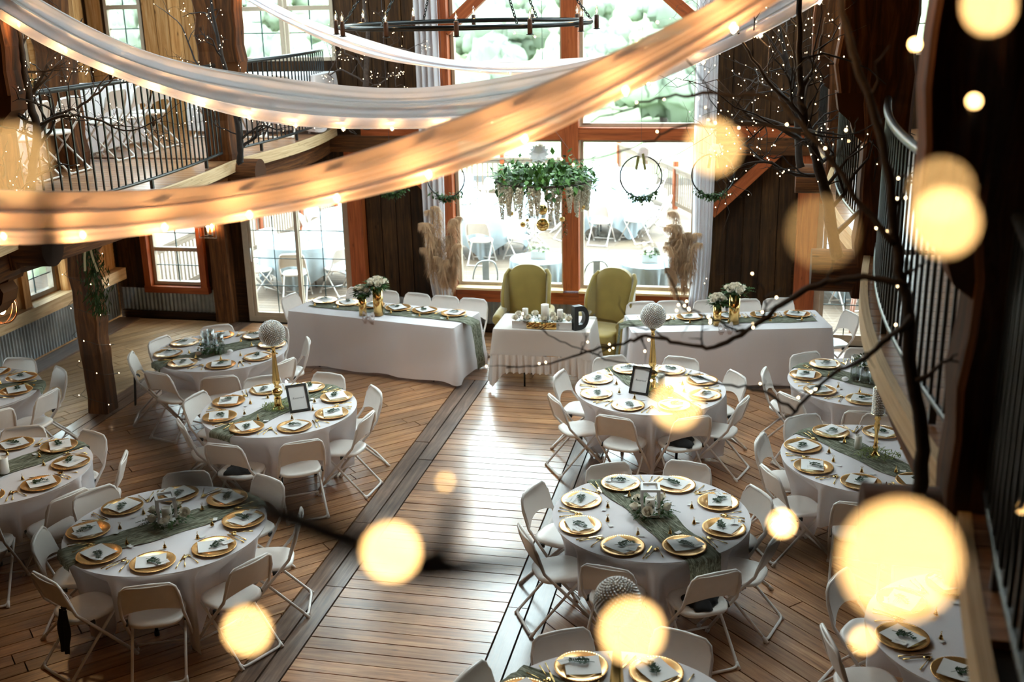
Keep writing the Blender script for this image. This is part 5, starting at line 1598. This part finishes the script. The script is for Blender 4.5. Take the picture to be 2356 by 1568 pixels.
b5 = [(3.08,4.0,3.85),(2.98,4.08,3.96),(2.84,4.15,4.15),(2.73,4.22,4.26),(2.64,4.3,4.32),(2.43,4.38,4.33),(2.26,4.45,4.31),(2.12,4.52,4.27),(1.9,4.6,4.19)]
b6 = [(2.81,4.25,4.18),(2.64,4.32,4.22),(2.43,4.4,4.21),(2.3,4.47,4.2),(2.16,4.55,4.12),(1.92,4.62,4.04),(1.75,4.7,4.02)]
b7 = [(2.43,4.4,4.33),(2.36,4.43,4.41),(2.29,4.47,4.5),(2.24,4.5,4.57)]
b8 = [(2.18,4.5,4.31),(2.15,4.52,4.39),(2.12,4.53,4.48),(2.1,4.55,4.53)]
branch_tree('large dark bare tree on the near right loft corner reaching over tables', [(trunk, .026, .010), (b1, .014, .003), (b1b, .007, .002), (b1c, .005, .002), (b3, .012, .004), (b4, .006, .002), (b5, .012, .003), (b6, .007, .002), (b7, .004, .002), (b8, .003, .0015)], 401, twig=.13, every=9, nl=.10, depth=1, fr=.003)
branch_tree('bare tree with many fairy lights on the middle right log end', [([(3.17,7.8,2.93),(3.11,7.8,3.2),(3.05,7.8,3.44),(2.97,7.8,3.67),(2.9,7.8,3.87),(2.86,7.8,4.12),(2.84,7.8,4.45),(2.8,7.8,4.9),(2.75,7.8,5.4)], .042, .010), ([(2.97,7.8,3.67),(2.77,7.87,3.78),(2.53,7.93,3.88),(2.32,8.0,4.11)], .02, .005), ([(3.03,7.8,3.5),(2.87,7.87,3.48),(2.6,7.93,3.56),(2.34,8.0,3.4)], .018, .005), ([(2.9,7.8,3.87),(2.7,7.87,4.06),(2.52,7.93,4.29),(2.36,8.0,4.57)], .02, .005), ([(2.88,7.8,4.07),(2.97,7.9,4.25),(3.01,8.0,4.5)], .016, .005), ([(2.93,7.8,3.78),(2.71,7.9,3.8),(2.45,8.0,3.82),(2.3,8.1,3.75)], .016, .004)], 402, 'bark', twig=.55, every=3, nl=.17)
branch_tree('bare branches with fairy lights on the far right log end', [([(3.05,11.8,2.93),(3.0,11.8,3.3),(2.95,11.8,3.7),(2.8,11.8,4.2),(2.7,11.8,4.8)], .04, .012), ([(2.97,11.8,3.5),(2.7,11.8,3.8),(2.35,11.8,4.0)], .014, .004), ([(2.9,11.8,3.9),(2.6,11.8,4.3),(2.3,11.8,4.6)], .014, .004)], 403, 'bark', twig=.6, every=3, nl=.16)
branch_tree('bare tree with fairy lights in front of the left loft railing', [([(-3.12,8.0,2.92),(-3.12,8.0,3.15),(-3.04,8.0,3.46),(-2.96,8.0,3.74),(-2.98,8.0,3.98),(-2.99,8.0,4.24),(-2.98,8.0,4.5),(-2.99,8.0,5.0)], .045, .015), ([(-2.96,8.0,3.71),(-2.88,8.1,3.83),(-2.66,8.2,3.92),(-2.46,8.3,4.08),(-2.37,8.4,4.19)], .018, .004), ([(-2.97,8.0,3.77),(-2.74,8.07,3.85),(-2.53,8.15,3.81),(-2.28,8.23,3.71),(-2.0,8.3,3.83)], .016, .003), ([(-2.98,8.0,3.98),(-2.85,8.1,4.23),(-2.74,8.2,4.39),(-2.62,8.3,4.58)], .016, .004), ([(-2.97,8.0,3.67),(-3.06,7.9,3.75),(-3.14,7.8,3.8)], .014, .005)], 404, 'bark', twig=.42, every=4, nl=.2)
branch_tree('slender bare tree with fairy lights beside the left loft post', [([(-3.04,11.7,2.93),(-3.02,11.7,3.15),(-3.04,11.7,3.53),(-3.12,11.7,4.0),(-3.18,11.7,4.41),(-3.22,11.7,5.0)], .04, .014), ([(-3.01,11.7,3.2),(-2.78,11.77,3.34),(-2.56,11.83,3.28),(-2.73,11.9,3.46)], .014, .003), ([(-3.11,11.7,3.91),(-3.47,11.77,4.0),(-3.64,11.83,4.41),(-3.98,11.9,4.65)], .014, .003), ([(-3.15,11.7,4.23),(-3.34,11.8,4.55),(-3.66,11.9,4.51)], .012, .003), ([(-3.02,11.7,3.25),(-3.25,11.65,3.35),(-3.31,11.6,3.5)], .01, .003)], 405, 'bark', twig=.36, every=4, nl=.22)
branch_tree('pale curly branches with fairy lights against the dark end wall', [([(-2.59,14.72,2.95),(-2.59,14.72,3.33),(-2.54,14.72,3.79),(-2.5,14.72,4.24),(-2.56,14.72,4.9)], .05, .02), ([(-2.56,14.72,3.56),(-2.9,14.72,3.74),(-3.09,14.72,3.68),(-2.88,14.72,4.02)], .014, .005), ([(-2.52,14.72,3.96),(-2.03,14.72,4.01),(-1.75,14.7,3.84)], .012, .004), ([(-2.56,14.72,3.51),(-2.36,14.72,3.56),(-2.17,14.72,3.68),(-2.15,14.72,3.51)], .012, .004)], 406, 'bark2', twig=.34, every=3, nl=.16)

# near twigs over the loft rail beside the lens
n1 = [(2.408,0.254,4.631),(2.403,0.282,4.614),(2.392,0.318,4.593),(2.365,0.399,4.531),(2.35,0.486,4.472),(2.374,0.564,4.412),(2.409,0.604,4.376),(2.467,0.619,4.376),(2.52,0.631,4.381),(2.6,0.621,4.396),(2.672,0.603,4.412),(2.735,0.58,4.435),(2.764,0.541,4.464),(3.02,0.60,4.25),(3.36,0.75,4.02)]
N1R = [.003, .0035, .004, .006, .009, .011, .012, .0055, .006, .007, .007, .006, .005, .008, .012]
NEAR = [((2.686,.485,4.708), .0052, 1.1), ((2.807,1.677,4.635), .008, 1.6), ((2.844,1.408,4.584), .0075, 1.2), ((2.584,.435,4.66), .0048, .8), ((2.62,.34,4.648), .0040, .26), ((2.659,.369,4.646), .0052, 1.0), ((2.629,.196,4.617), .0042, 1.9), ((2.632,.829,4.313), .008, 1.8), ((2.572,.445,4.552), .0048, 1.0), ((2.476,.351,4.524), .0052, 1.7), ((2.392,.396,4.455), .0050, 1.3), ((2.566,.331,4.513), .0050, 1.5), ((2.689,.738,4.271), .006, .8), ((2.399,.276,4.676), .0042, .5), ((2.951,1.418,4.073), .0075, .8), ((2.339,.895,4.297), .005, .5), ((2.659,.381,4.654), .0042, .5)]
near_mats = {}
t = thing('near_branch', 'blurred dark twig with large glowing fairy lights close to the lens', 'branch', n1[0])
base = Vector(n1[0])
cv = catmull(n1, 4)
MB().tube([p - base for p in cv], [N1R[i // 4] + (N1R[min(i // 4 + 1, 14)] - N1R[i // 4]) * (i % 4) / 4 for i in range(len(cv))], 7).build('stem', M['bark'], t)
MB().sphere(Vector((2.412, .600, 4.379)) - base, .013, 8, 6).build('knot', M['bark'], t)
MB().tube([Vector(p) - base for p in ((2.41,.604,4.376),(2.42,.616,4.392),(2.421,.629,4.416))], [.006, .007, .005], 6).build('side_twig', M['bark'], t)
MB().tube([Vector(p) - base for p in ((2.168,.582,4.526),(2.175,.596,4.556),(2.178,.603,4.576),(2.177,.606,4.592),(2.178,.61,4.61))], [.006, .006, .008, .006, .003], 6).build('side_twig', M['bark'], t)
n4 = [(2.38,0.242,4.568),(2.387,0.271,4.559),(2.391,0.296,4.55),(2.393,0.333,4.542),(2.391,0.378,4.532),(2.366,0.472,4.476)]
MB().tube([p - base for p in catmull(n4, 4)], .0062, 7).build('side_branch', M['bark'], t)
anchors = [Vector(p) for p in catmull(n1, 4)] + [Vector(p) for p in catmull(trunk, 4)]
for (p, r, s) in NEAR:
    p = Vector(p); key = round(s, 2)
    if key not in near_mats: near_mats[key] = glow('warm_fairy_bulb', (1.0, .57, .20), 2.9 * s, False)
    b_ = MB().sphere((0, 0, 0), r * .55, 10, 8).build('fairy_bulb', near_mats[key], t); b_.location = p - base
    q = min(anchors, key=lambda a: (a - p).length)
    mid = p.lerp(q, .5) + Vector((0, .01, -.012))
    MB().tube([v_ - p for v_ in catmull([p + (q - p).normalized() * r * .5, mid, q], 4)], .0009, 4).build('wire', M['ink'], b_)


# ---------------------------------------------------------------- loft furniture
def loft_table(x, v, L, rz, label, seed):
    t = rect_table('loft_table', label, x, v, rz, L, .76, 'loft tables', LOFT)
    o = rect_cloth(L + .02, .78, .765, .04, seed).build('tablecloth', M['cloth'], None, (x, v, LOFT), rz)
    tag(o, 'white cloth over ' + label.split('table', 1)[0].replace('long ', '') + 'table' + label.split('table', 1)[1], 'tablecloth', 'loft tablecloths')
loft_table(-5.55, 12.1, 2.4, PI / 2, 'long loft table below the golden boards', 501)
loft_table(-5.55, 9.55, 2.4, PI / 2, 'long loft table at the left edge behind the branches', 502)
loft_table(-4.05, 14.75, 1.8, 0, 'loft table under the two upper windows', 503)
loft_table(5.0, 10.5, 2.4, PI / 2, 'loft table behind the right railing', 504)
for k, v in enumerate((9.1, 9.75, 10.4, 10.95, 11.9, 12.45, 13.0)):
    chair(-4.80, v, PI / 2 + R_.uniform(-.1, .1), 'beige-white folding chair %s from the front behind the left loft railing' % ['first', 'second', 'third', 'fourth', 'fifth', 'sixth', 'seventh'][k], 'chairs on the left loft', LOFT)
for k, x in enumerate((-4.5, -3.95, -3.5)):
    chair(x, 14.12, R_.uniform(-.1, .1), 'white folding chair %s from left before the upper windows' % ORD[k], 'chairs under the upper windows', LOFT)
for k, v in enumerate((9.8, 10.5, 11.2)):
    chair(4.32, v, -PI / 2, 'white folding chair %s from the front on the right loft' % ORD[k], 'chairs on the right loft', LOFT)
for k, v in enumerate((9.2, 10.2, 11.1, 11.7, 12.3, 12.9)):
    c = thing('charger_plate', 'gold charger plate %s from the front on the left loft tables' % ORD[k], 'plate', (-5.36, v, LOFT + .768), 0, 'gold charger plates')
    inst('plate', SET['charger'], c); inst('beaded_rim', SET['beads'], c)
rr = random.Random(510)
tw = thing('glass_tower', 'stacked clear glass centrepiece on the loft table', 'centrepiece', (-5.62, 12.45, LOFT + .768))
for k, (w, h) in enumerate(((.20, .16), (.16, .15), (.12, .14))):
    MB().box((0, 0, (.0, .16, .31)[k] + h / 2), (w, w, h), rz=.3 * k).build('glass_block', M['crystal'], tw)
mb = MB(); bush(mb, (0, 0, .05), (.3, .2, .07), 160, .05, rr); o = mb.build('table_garland', M['leaf'], None, (-5.65, 12.05, LOFT + .77)); tag(o, 'dark green garland along the left loft table', 'garland')

# ---------------------------------------------------------------- black jackets and sashes on chairs
def black_heap(key, seat, label, hang=False, seed=0):
    if (key, seat) not in CHAIR_AT: return
    x, y, rz = CHAIR_AT[(key, seat)]; rr = random.Random(seed)
    ph = [rr.uniform(0, 6) for _ in range(4)]
    mb = MB()
    if not hang:
        def f(u, v):
            a = 2 * PI * v; r = (.105 + .028 * math.sin(3 * a + ph[0]) + .015 * math.sin(7 * a + ph[1])) * math.sin(PI * u * .5)
            return Vector((r * math.cos(a) * 1.2, -.02 + r * math.sin(a), .452 + .055 * math.cos(PI * u * .5) * (1 + .4 * math.sin(4 * a + ph[2]) * u)))
        mb.grid(f, 8, 28, closed=True)
        f0 = lambda u, v: Vector((.11 * u * math.cos(2 * PI * v), -.02 + .095 * u * math.sin(2 * PI * v), .4515))
        mb.grid(f0, 2, 16, closed=True)
    else:
        def f(u, v):
            w = .05 + .03 * math.sin(PI * u) + .012 * math.sin(9 * u + ph[0])
            return Vector((.12 + (v - .5) * 2 * w, -.196 - .012 * math.sin(4 * PI * v) - .03 * u, .57 - .34 * u))
        mb.grid(f, 12, 10)
        g = lambda u, v: Vector((.12 + (v - .5) * .07, -.196 + .06 * u, .57 + .03 * math.sin(PI * u)))
        mb.grid(g, 4, 4)
    o = mb.build('black_jacket' if not hang else 'black_scarf', M['black'], None, (x, y, 0), rz); tag(o, label, 'jacket' if not hang else 'scarf', 'black garments on chairs')
black_heap('R2', 'front-right', 'crumpled black jacket on a chair seat, white-lantern table right of aisle', False, 1)
black_heap('R1', 'front-right', 'black jacket on a chair seat at the right globe-stand table', False, 2)
black_heap('TA', 'front-left', 'black jacket slumped on a chair seat at the left globe-stand table', False, 3)
black_heap('TB', 'left', 'black scarf hanging from a chair at the glass-vase table', True, 4)
black_heap('TC', 'front-left', 'black scarf hanging from a chair at the left white-lantern table', True, 5)

# ---------------------------------------------------------------- lamps and hangings on the left
wl = thing('wall_lantern', 'chrome open box wall lantern with two lit candle bulbs', 'wall lamp', (-5.24, 15.06, 1.33))
w, d, h = .27, .16, .30
mb = MB()
for sx in (-1, 1):
    for sy in (-1, 1): mb.box((sx * w / 2, sy * d / 2, h / 2), (.010, .010, h))
for z in (0, h):
    for s in (-1, 1): mb.box((0, s * d / 2, z), (w + .01, .010, .010)); mb.box((s * w / 2, 0, z), (.010, d, .010))
mb.build('frame', plain('chrome', (.7, .7, .72), .2, 1), wl)
for s in (-1, 1):
    c = MB().lathe([(0, 0), (.012, 0), (.012, .10), (0, .10)], 8).build('candle_sleeve', M['white_paint'], wl); c.location = (s * .035, 0, .02)
    MB().lathe([(0, .1), (.014, .12), (.016, .145), (.006, .19), (0, .2)], 10).build('flame_bulb', M['bulb'], c)
MB().box((0, .045, .02), (.05, .12, .02)).build('bracket', M['iron'], wl)
ob_ = thing('orb_lamp', 'copper hoop lamp with lit bulb at the left edge', 'lamp', (-3.92, 8.5, 2.13))
for a in (0, PI / 2):
    MB().tube([(.16 * math.cos(2 * PI * i / 32) * math.cos(a), .16 * math.cos(2 * PI * i / 32) * math.sin(a), .16 * math.sin(2 * PI * i / 32)) for i in range(32)], .007, 6, closed=True).build('hoop', plain('copper', (.5, .22, .10), .3, 1), ob_)
MB().sphere((0, 0, -.02), .045, 14, 10, sc=(.8, .8, 1.3)).build('bulb', glow('warm_lamp', (1, .6, .25), 25), ob_)
MB().tube([(0, 0, .16), (0, 0, .58)], .004, 5).build('cord', M['iron'], ob_); MB().tube([(0, 0, .04), (0, 0, .10)], .014, 8).build('socket', M['iron'], ob_)
gb_ = thing('hanging_greenery', 'dried greenery bunch with cream ribbon hung on the left post', 'greenery', (-4.70, 11.17, 2.06))
rr = random.Random(520); mb = MB()
for _ in range(420):
    t_ = rr.random(); wd = .05 + .13 * math.sin(PI * min(1, t_ * .8 + .15)); mb.leaf((rr.gauss(0, wd * .45), rr.gauss(0, .035), -.78 * t_), (rr.gauss(0, .5), rr.gauss(0, .4), -1), (0, 1, 0), rr.uniform(.05, .12), .007)
mb.tube([(0, 0, .04), (0, 0, -.6)], .006, 4); mb.build('sprays', M['leaf'], gb_)
for s in (-1, 1): MB().grid(lambda u, v: Vector((s * (.03 + .05 * u) + (v - .5) * .03, -.05 - .01 * math.sin(4 * u), -.28 * u)), 8, 2).build('ribbon', cloth('cream_ribbon', (.7, .62, .38), .3), gb_)
# stair string lights near the post base
ls = thing('post_light_string', 'tiny light string wound around the left floor post', 'string lights', (-4.94, 11.36, 0))
pts = []
for i in range(90):
    a = i * .42; z = 2.3 - 2.2 * i / 90; pts.append(Vector((.175 * max(-1, min(1, 1.35 * math.cos(a))), .175 * max(-1, min(1, 1.35 * math.sin(a))), z)))
MB().tube(pts, .0025, 4).build('wire', M['iron'], ls); mb = MB()
for p in pts[::4]: mb.octa(p * 1.0 + Vector((p.x * .08, p.y * .08, 0)), .006)
stuff(mb.build('lights', M['fairy'], ls))

# ---------------------------------------------------------------- outdoors
dk = struct(MB().box((-1.5, 22.5, -.16), (17, 14.2, .2)).build('floor_deck', M['gap']), 'weathered outdoor deck')
v = FARV + .3; mb = MB(); k = 0
while v < 29.4:
    b = MB().box((0, 0, 0), (17, .135, .03)); 
    if k < 90:
        o = b.build('deck_board', M['deck'], dk); o.location = (-1.5, v + .07, -.045)
    v += .142; k += 1
def deck_rail(a, b, label, n_posts):
    a, b = Vector((*a, 0)), Vector((*b, 0)); L = (b - a).length; d = (b - a).normalized()
    t = thing('deck_railing', label, 'railing', a, math.atan2(d.y, d.x), 'deck railings')
    MB().box((L / 2, 0, .90), (L, .14, .04)).build('cap_rail', M['deck'], t); MB().box((L / 2, 0, .10), (L, .04, .09)).build('bottom_rail', M['deck'], t); MB().box((L / 2, 0, .82), (L, .04, .09)).build('top_rail', M['deck'], t)
    pm = MB().box((0, 0, .5), (.10, .10, 1.06)).mesh('post', M['timber']); bm = MB().box((0, 0, .46), (.035, .02, .70)).mesh('baluster', M['deck'])
    for i in range(n_posts + 1): inst('post', pm, t, (L * i / n_posts, .0, 0))
    n = int(L / .125)
    for i in range(n): inst('baluster', bm, t, ((i + .5) * L / n, 0, 0))
deck_rail((-6.75, 16.0), (-6.75, 26.0), 'deck railing seen through the left glass door', 5)
deck_rail((-6.75, 26.0), (-1.6, 26.4), 'deck railing along the far side behind the greenery hoop', 3)
deck_rail((2.6, 21.2), (-.85, 29.0), 'deck railing slanting away behind the right window pane', 4)
OUT = [(-4.85, 17.6, 12), (-4.75, 20.2, 30), (-2.3, 20.4, 5), (-2.0, 23.6, 22), (-.2, 22.3, 40), (-4.3, 23.6, 18), (-.55, 25.3, 10), (3.9, 18.2, 12)]
ODESC = ['the deck table just outside the left glass door', 'the deck table by the side railing', 'the deck table behind the left window pane', 'the deck table below the far railing', 'the deck table behind the right window pane', 'the deck table in the far left deck corner', 'the deck table farthest right along the slanting railing', 'the deck table outside the right glass door']
for i, (tx, ty, off) in enumerate(OUT):
    o = round_cloth(.770, math.radians(off), 600 + i, h=1.2).build('tablecloth', M['cloth_out_darkened'], None, (tx, ty, -.03)); tag(o, 'white cloth, colour darkened against bright daylight, draping ' + ODESC[i], 'tablecloth', 'outdoor tablecloths')
    t = thing('round_table', 'round tabletop and legs of ' + ODESC[i], 'table', (tx, ty, -.03), 0, 'round outdoor tables'); inst('tabletop', TABLE_LEG['top'], t); inst('leg_frame', TABLE_LEG['leg'], t); inst('leg_frame', TABLE_LEG['leg'], t, (.48, 0, 0))
    for k in range(8):
        ang = math.radians(off + 45 * k); seat = sector(tx, ty, ang); rc = .93 + R_.uniform(-.03, .06)
        x, y = tx + rc * math.cos(ang), ty + rc * math.sin(ang)
        if inview((x, y, .6), 0) and y > FARV + .75:
            chair(x, y, ang + PI / 2 + R_.uniform(-.15, .15), 'white folding chair at the %s of %s' % (seat, ODESC[i]), 'white folding chairs on the deck', -.03)
    if i in (0, 1, 2, 4, 5):
        rr = random.Random(650 + i); mb = MB()
        for _ in range(12):
            a = rr.uniform(0, 2 * PI); frond(mb, (0, 0, .08), (math.cos(a), math.sin(a), 1.0), .22, rr, n=7)
        pt = thing('potted_sprig', 'green sprig centrepiece on ' + ODESC[i], 'plant', (tx + .1, ty, .742), 0, 'deck centrepieces')
        mb.build('foliage', M['leaf'], pt); MB().lathe([(0, 0), (.04, 0), (.05, .09), (.045, .09), (0, .08)], 14).build('pot', M['white_paint'], pt)
# two small skirted tables outside the main window, with flower boxes
for i, (x, y) in enumerate(((-.62, 16.75), (1.10, 16.70))):
    side = ('left', 'right')[i]
    t = thing('small_round_table', 'small round table outside the %s window pane' % side, 'table', (x, y, -.03)); 
    MB().lathe([(0, .73), (.44, .73), (.44, .755), (0, .76)], 32).build('tabletop', M['white_paint'], t); MB().tube([(0, 0, .0), (0, 0, .73)], .04, 10).build('pedestal', M['iron'], t)
    o = round_cloth(.455, .4, 660 + i, z=.765, h=2.2).build('tablecloth', M['cloth_out_darkened'], None, (x, y, -.03)); tag(o, 'pale blue-white cloth, darkened against daylight, skirting the small table outside the %s pane' % side, 'tablecloth')
    fb = thing('flower_box', 'white box of blooms on the small table outside the %s pane' % side, 'flowers', (x, y, .74)); MB().box((0, 0, .06), (.24, .16, .12)).build('box', M['white_paint'], fb)
    rr = random.Random(670 + i); mb = MB(); bush(mb, (0, 0, .14), (.14, .1, .04), 80, .06, rr); mb.build('greenery', M['leaf2'], fb)
    for q in ((-.06, .0), (.06, .02), (0, -.04)):
        mb = MB(); rose(mb, (q[0], q[1], .17), .055, rr); mb.build('bloom', M['petal_white'], fb)
def metal_chair(x, y, rz, label):
    t = thing('metal_chair', label, 'chair', (x, y, -.03), rz, 'grey metal deck chairs')
    MB().tube(catmull([(-.18, -.17, .45), (-.19, -.21, .65), (-.13, -.25, .84), (0, -.26, .88), (.13, -.25, .84), (.19, -.21, .65), (.18, -.17, .45)], 4), .012, 7).build('back_hoop', M['grey_metal'], t)
    MB().box((0, -.23, .66), (.10, .012, .42)).build('back_slat', M['grey_metal'], t)
    MB().box((0, 0, .45), (.36, .36, .02)).build('seat', M['grey_metal'], t)
    for sx in (-1, 1):
        for sy in (-1, 1): MB().tube([(sx * .16, sy * .16, .45), (sx * .2, sy * .2, 0)], [.02, .014], 6).build('leg', M['grey_metal'], t)
metal_chair(-1.42, 16.25, .5, 'grey metal chair outside the left window pane')
metal_chair(.28, 16.45, .3, 'grey metal chair outside beside the window mullion')
st = thing('metal_stool', 'pink metal stool outside the right glass door', 'stool', (4.15, 16.1, -.03))
MB().lathe([(0, .74), (.15, .74), (.16, .735), (.16, .72), (0, .72)], 20).build('seat', M['pink_metal'], st)
for a in range(4):
    MB().tube([(.11 * math.cos(a * PI / 2 + .8), .11 * math.sin(a * PI / 2 + .8), .73), (.2 * math.cos(a * PI / 2 + .8), .2 * math.sin(a * PI / 2 + .8), 0)], [.026, .02], 7).build('leg', M['pink_metal'], st)
ln = thing('metal_lantern', 'grey metal lantern on a deck table behind the left pane', 'lantern', (-2.55, 20.5, .745))
for sx in (-1, 1):
    for sy in (-1, 1): MB().box((sx * .07, sy * .07, .15), (.014, .014, .3)).build('corner_post', M['grey_metal'], ln)
MB().box((0, 0, .008), (.17, .17, .016)).build('base', M['grey_metal'], ln); MB().lathe([(.12, .30), (.10, .34), (.04, .40), (.035, .44), (.045, .45), (.01, .48), (.008, .56), (0, .57)], 4).build('roof', M['grey_metal'], ln); MB().lathe([(0, .016), (.03, .016), (.03, .12), (0, .12)], 12).build('candle', M['wax'], ln)

# meadow, hillside and trees beyond
def ground_z(x, y):
    if y < 70: z = -1.5 - 6.5 * math.sin((y - 15.9) / 54.1 * PI / 2)
    elif y < 120: z = -8.0
    else: z = -8.0 + .165 * (y - 120)
    k = min(1, max(0, y - 40) / 80)
    return z + k * (2.2 * math.sin(x * .03 + 1) + 1.2 * math.sin(x * .075 + y * .04))
def terrain(u, v):
    y = 15.9 + 460 * u ** 1.8; x = (v - .5) * (120 + 1.5 * y) - .2 * y
    return Vector((x, y, ground_z(x, y)))
gr = MB().grid(terrain, 90, 60).build('ground', M['grass']); struct(gr, 'meadow, paled in colour for haze, rising to a wooded hillside')
rr = random.Random(700)
crowns = []
for c in range(4):
    mb = MB(); q = random.Random(710 + c)
    lob = [(q.gauss(0, .45), q.gauss(0, .45), q.uniform(.55, 1.25), q.uniform(.35, .62)) for _ in range(13)]
    for (x, y, z, r) in lob:
        ph = [q.uniform(0, 6) for _ in range(3)]
        def f(u, v):
            th = PI * u; a = 2 * PI * v; k = r * (1 + .16 * math.sin(5 * a + ph[0] + 3 * th) + .14 * math.sin(7 * th + ph[1]) + .10 * math.sin(11 * a + 4 * th + ph[2]))
            return Vector((x + k * math.sin(th) * math.cos(a), y + k * math.sin(th) * math.sin(a), z + k * math.cos(th)))
        mb.grid(f, 7, 11, closed=True)
    crowns.append(mb.mesh('crown', M['tree_hazed']))
tk_m = MB().tube([(0, 0, 0), (0, 0, .7)], [.09, .06], 6).mesh('trunk', M['bark2'])
n_t = 0
cand = []
for _ in range(2600):
    y = rr.uniform(105, 300); x = rr.uniform(-.62 * y, .30 * y)
    cand.append((x, y))
kept = []
for (x, y) in sorted(cand, key=lambda p: p[1]):
    z = ground_z(x, y); s = rr.uniform(2.6, 4.6)
    if not inview((x, y, z + s), 20): continue
    q = px((x, y, z + s)); 
    if not (230 < q[0] < 780 or 1030 < q[0] < 1620): continue
    if y < 135 and rr.random() < .8: continue
    if any((x - a) ** 2 + (y - b) ** 2 < 110 for a, b in kept): continue
    kept.append((x, y))
    if n_t >= 240: break
    t = thing('hillside_tree', 'broadleaf tree, haze put into its pale green, on the distant wooded hillside', 'tree', (x, y, z - .3), rr.uniform(0, 6), 'trees on the distant hillside')
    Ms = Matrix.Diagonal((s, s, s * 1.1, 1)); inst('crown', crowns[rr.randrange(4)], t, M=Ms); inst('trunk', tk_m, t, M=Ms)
    n_t += 1
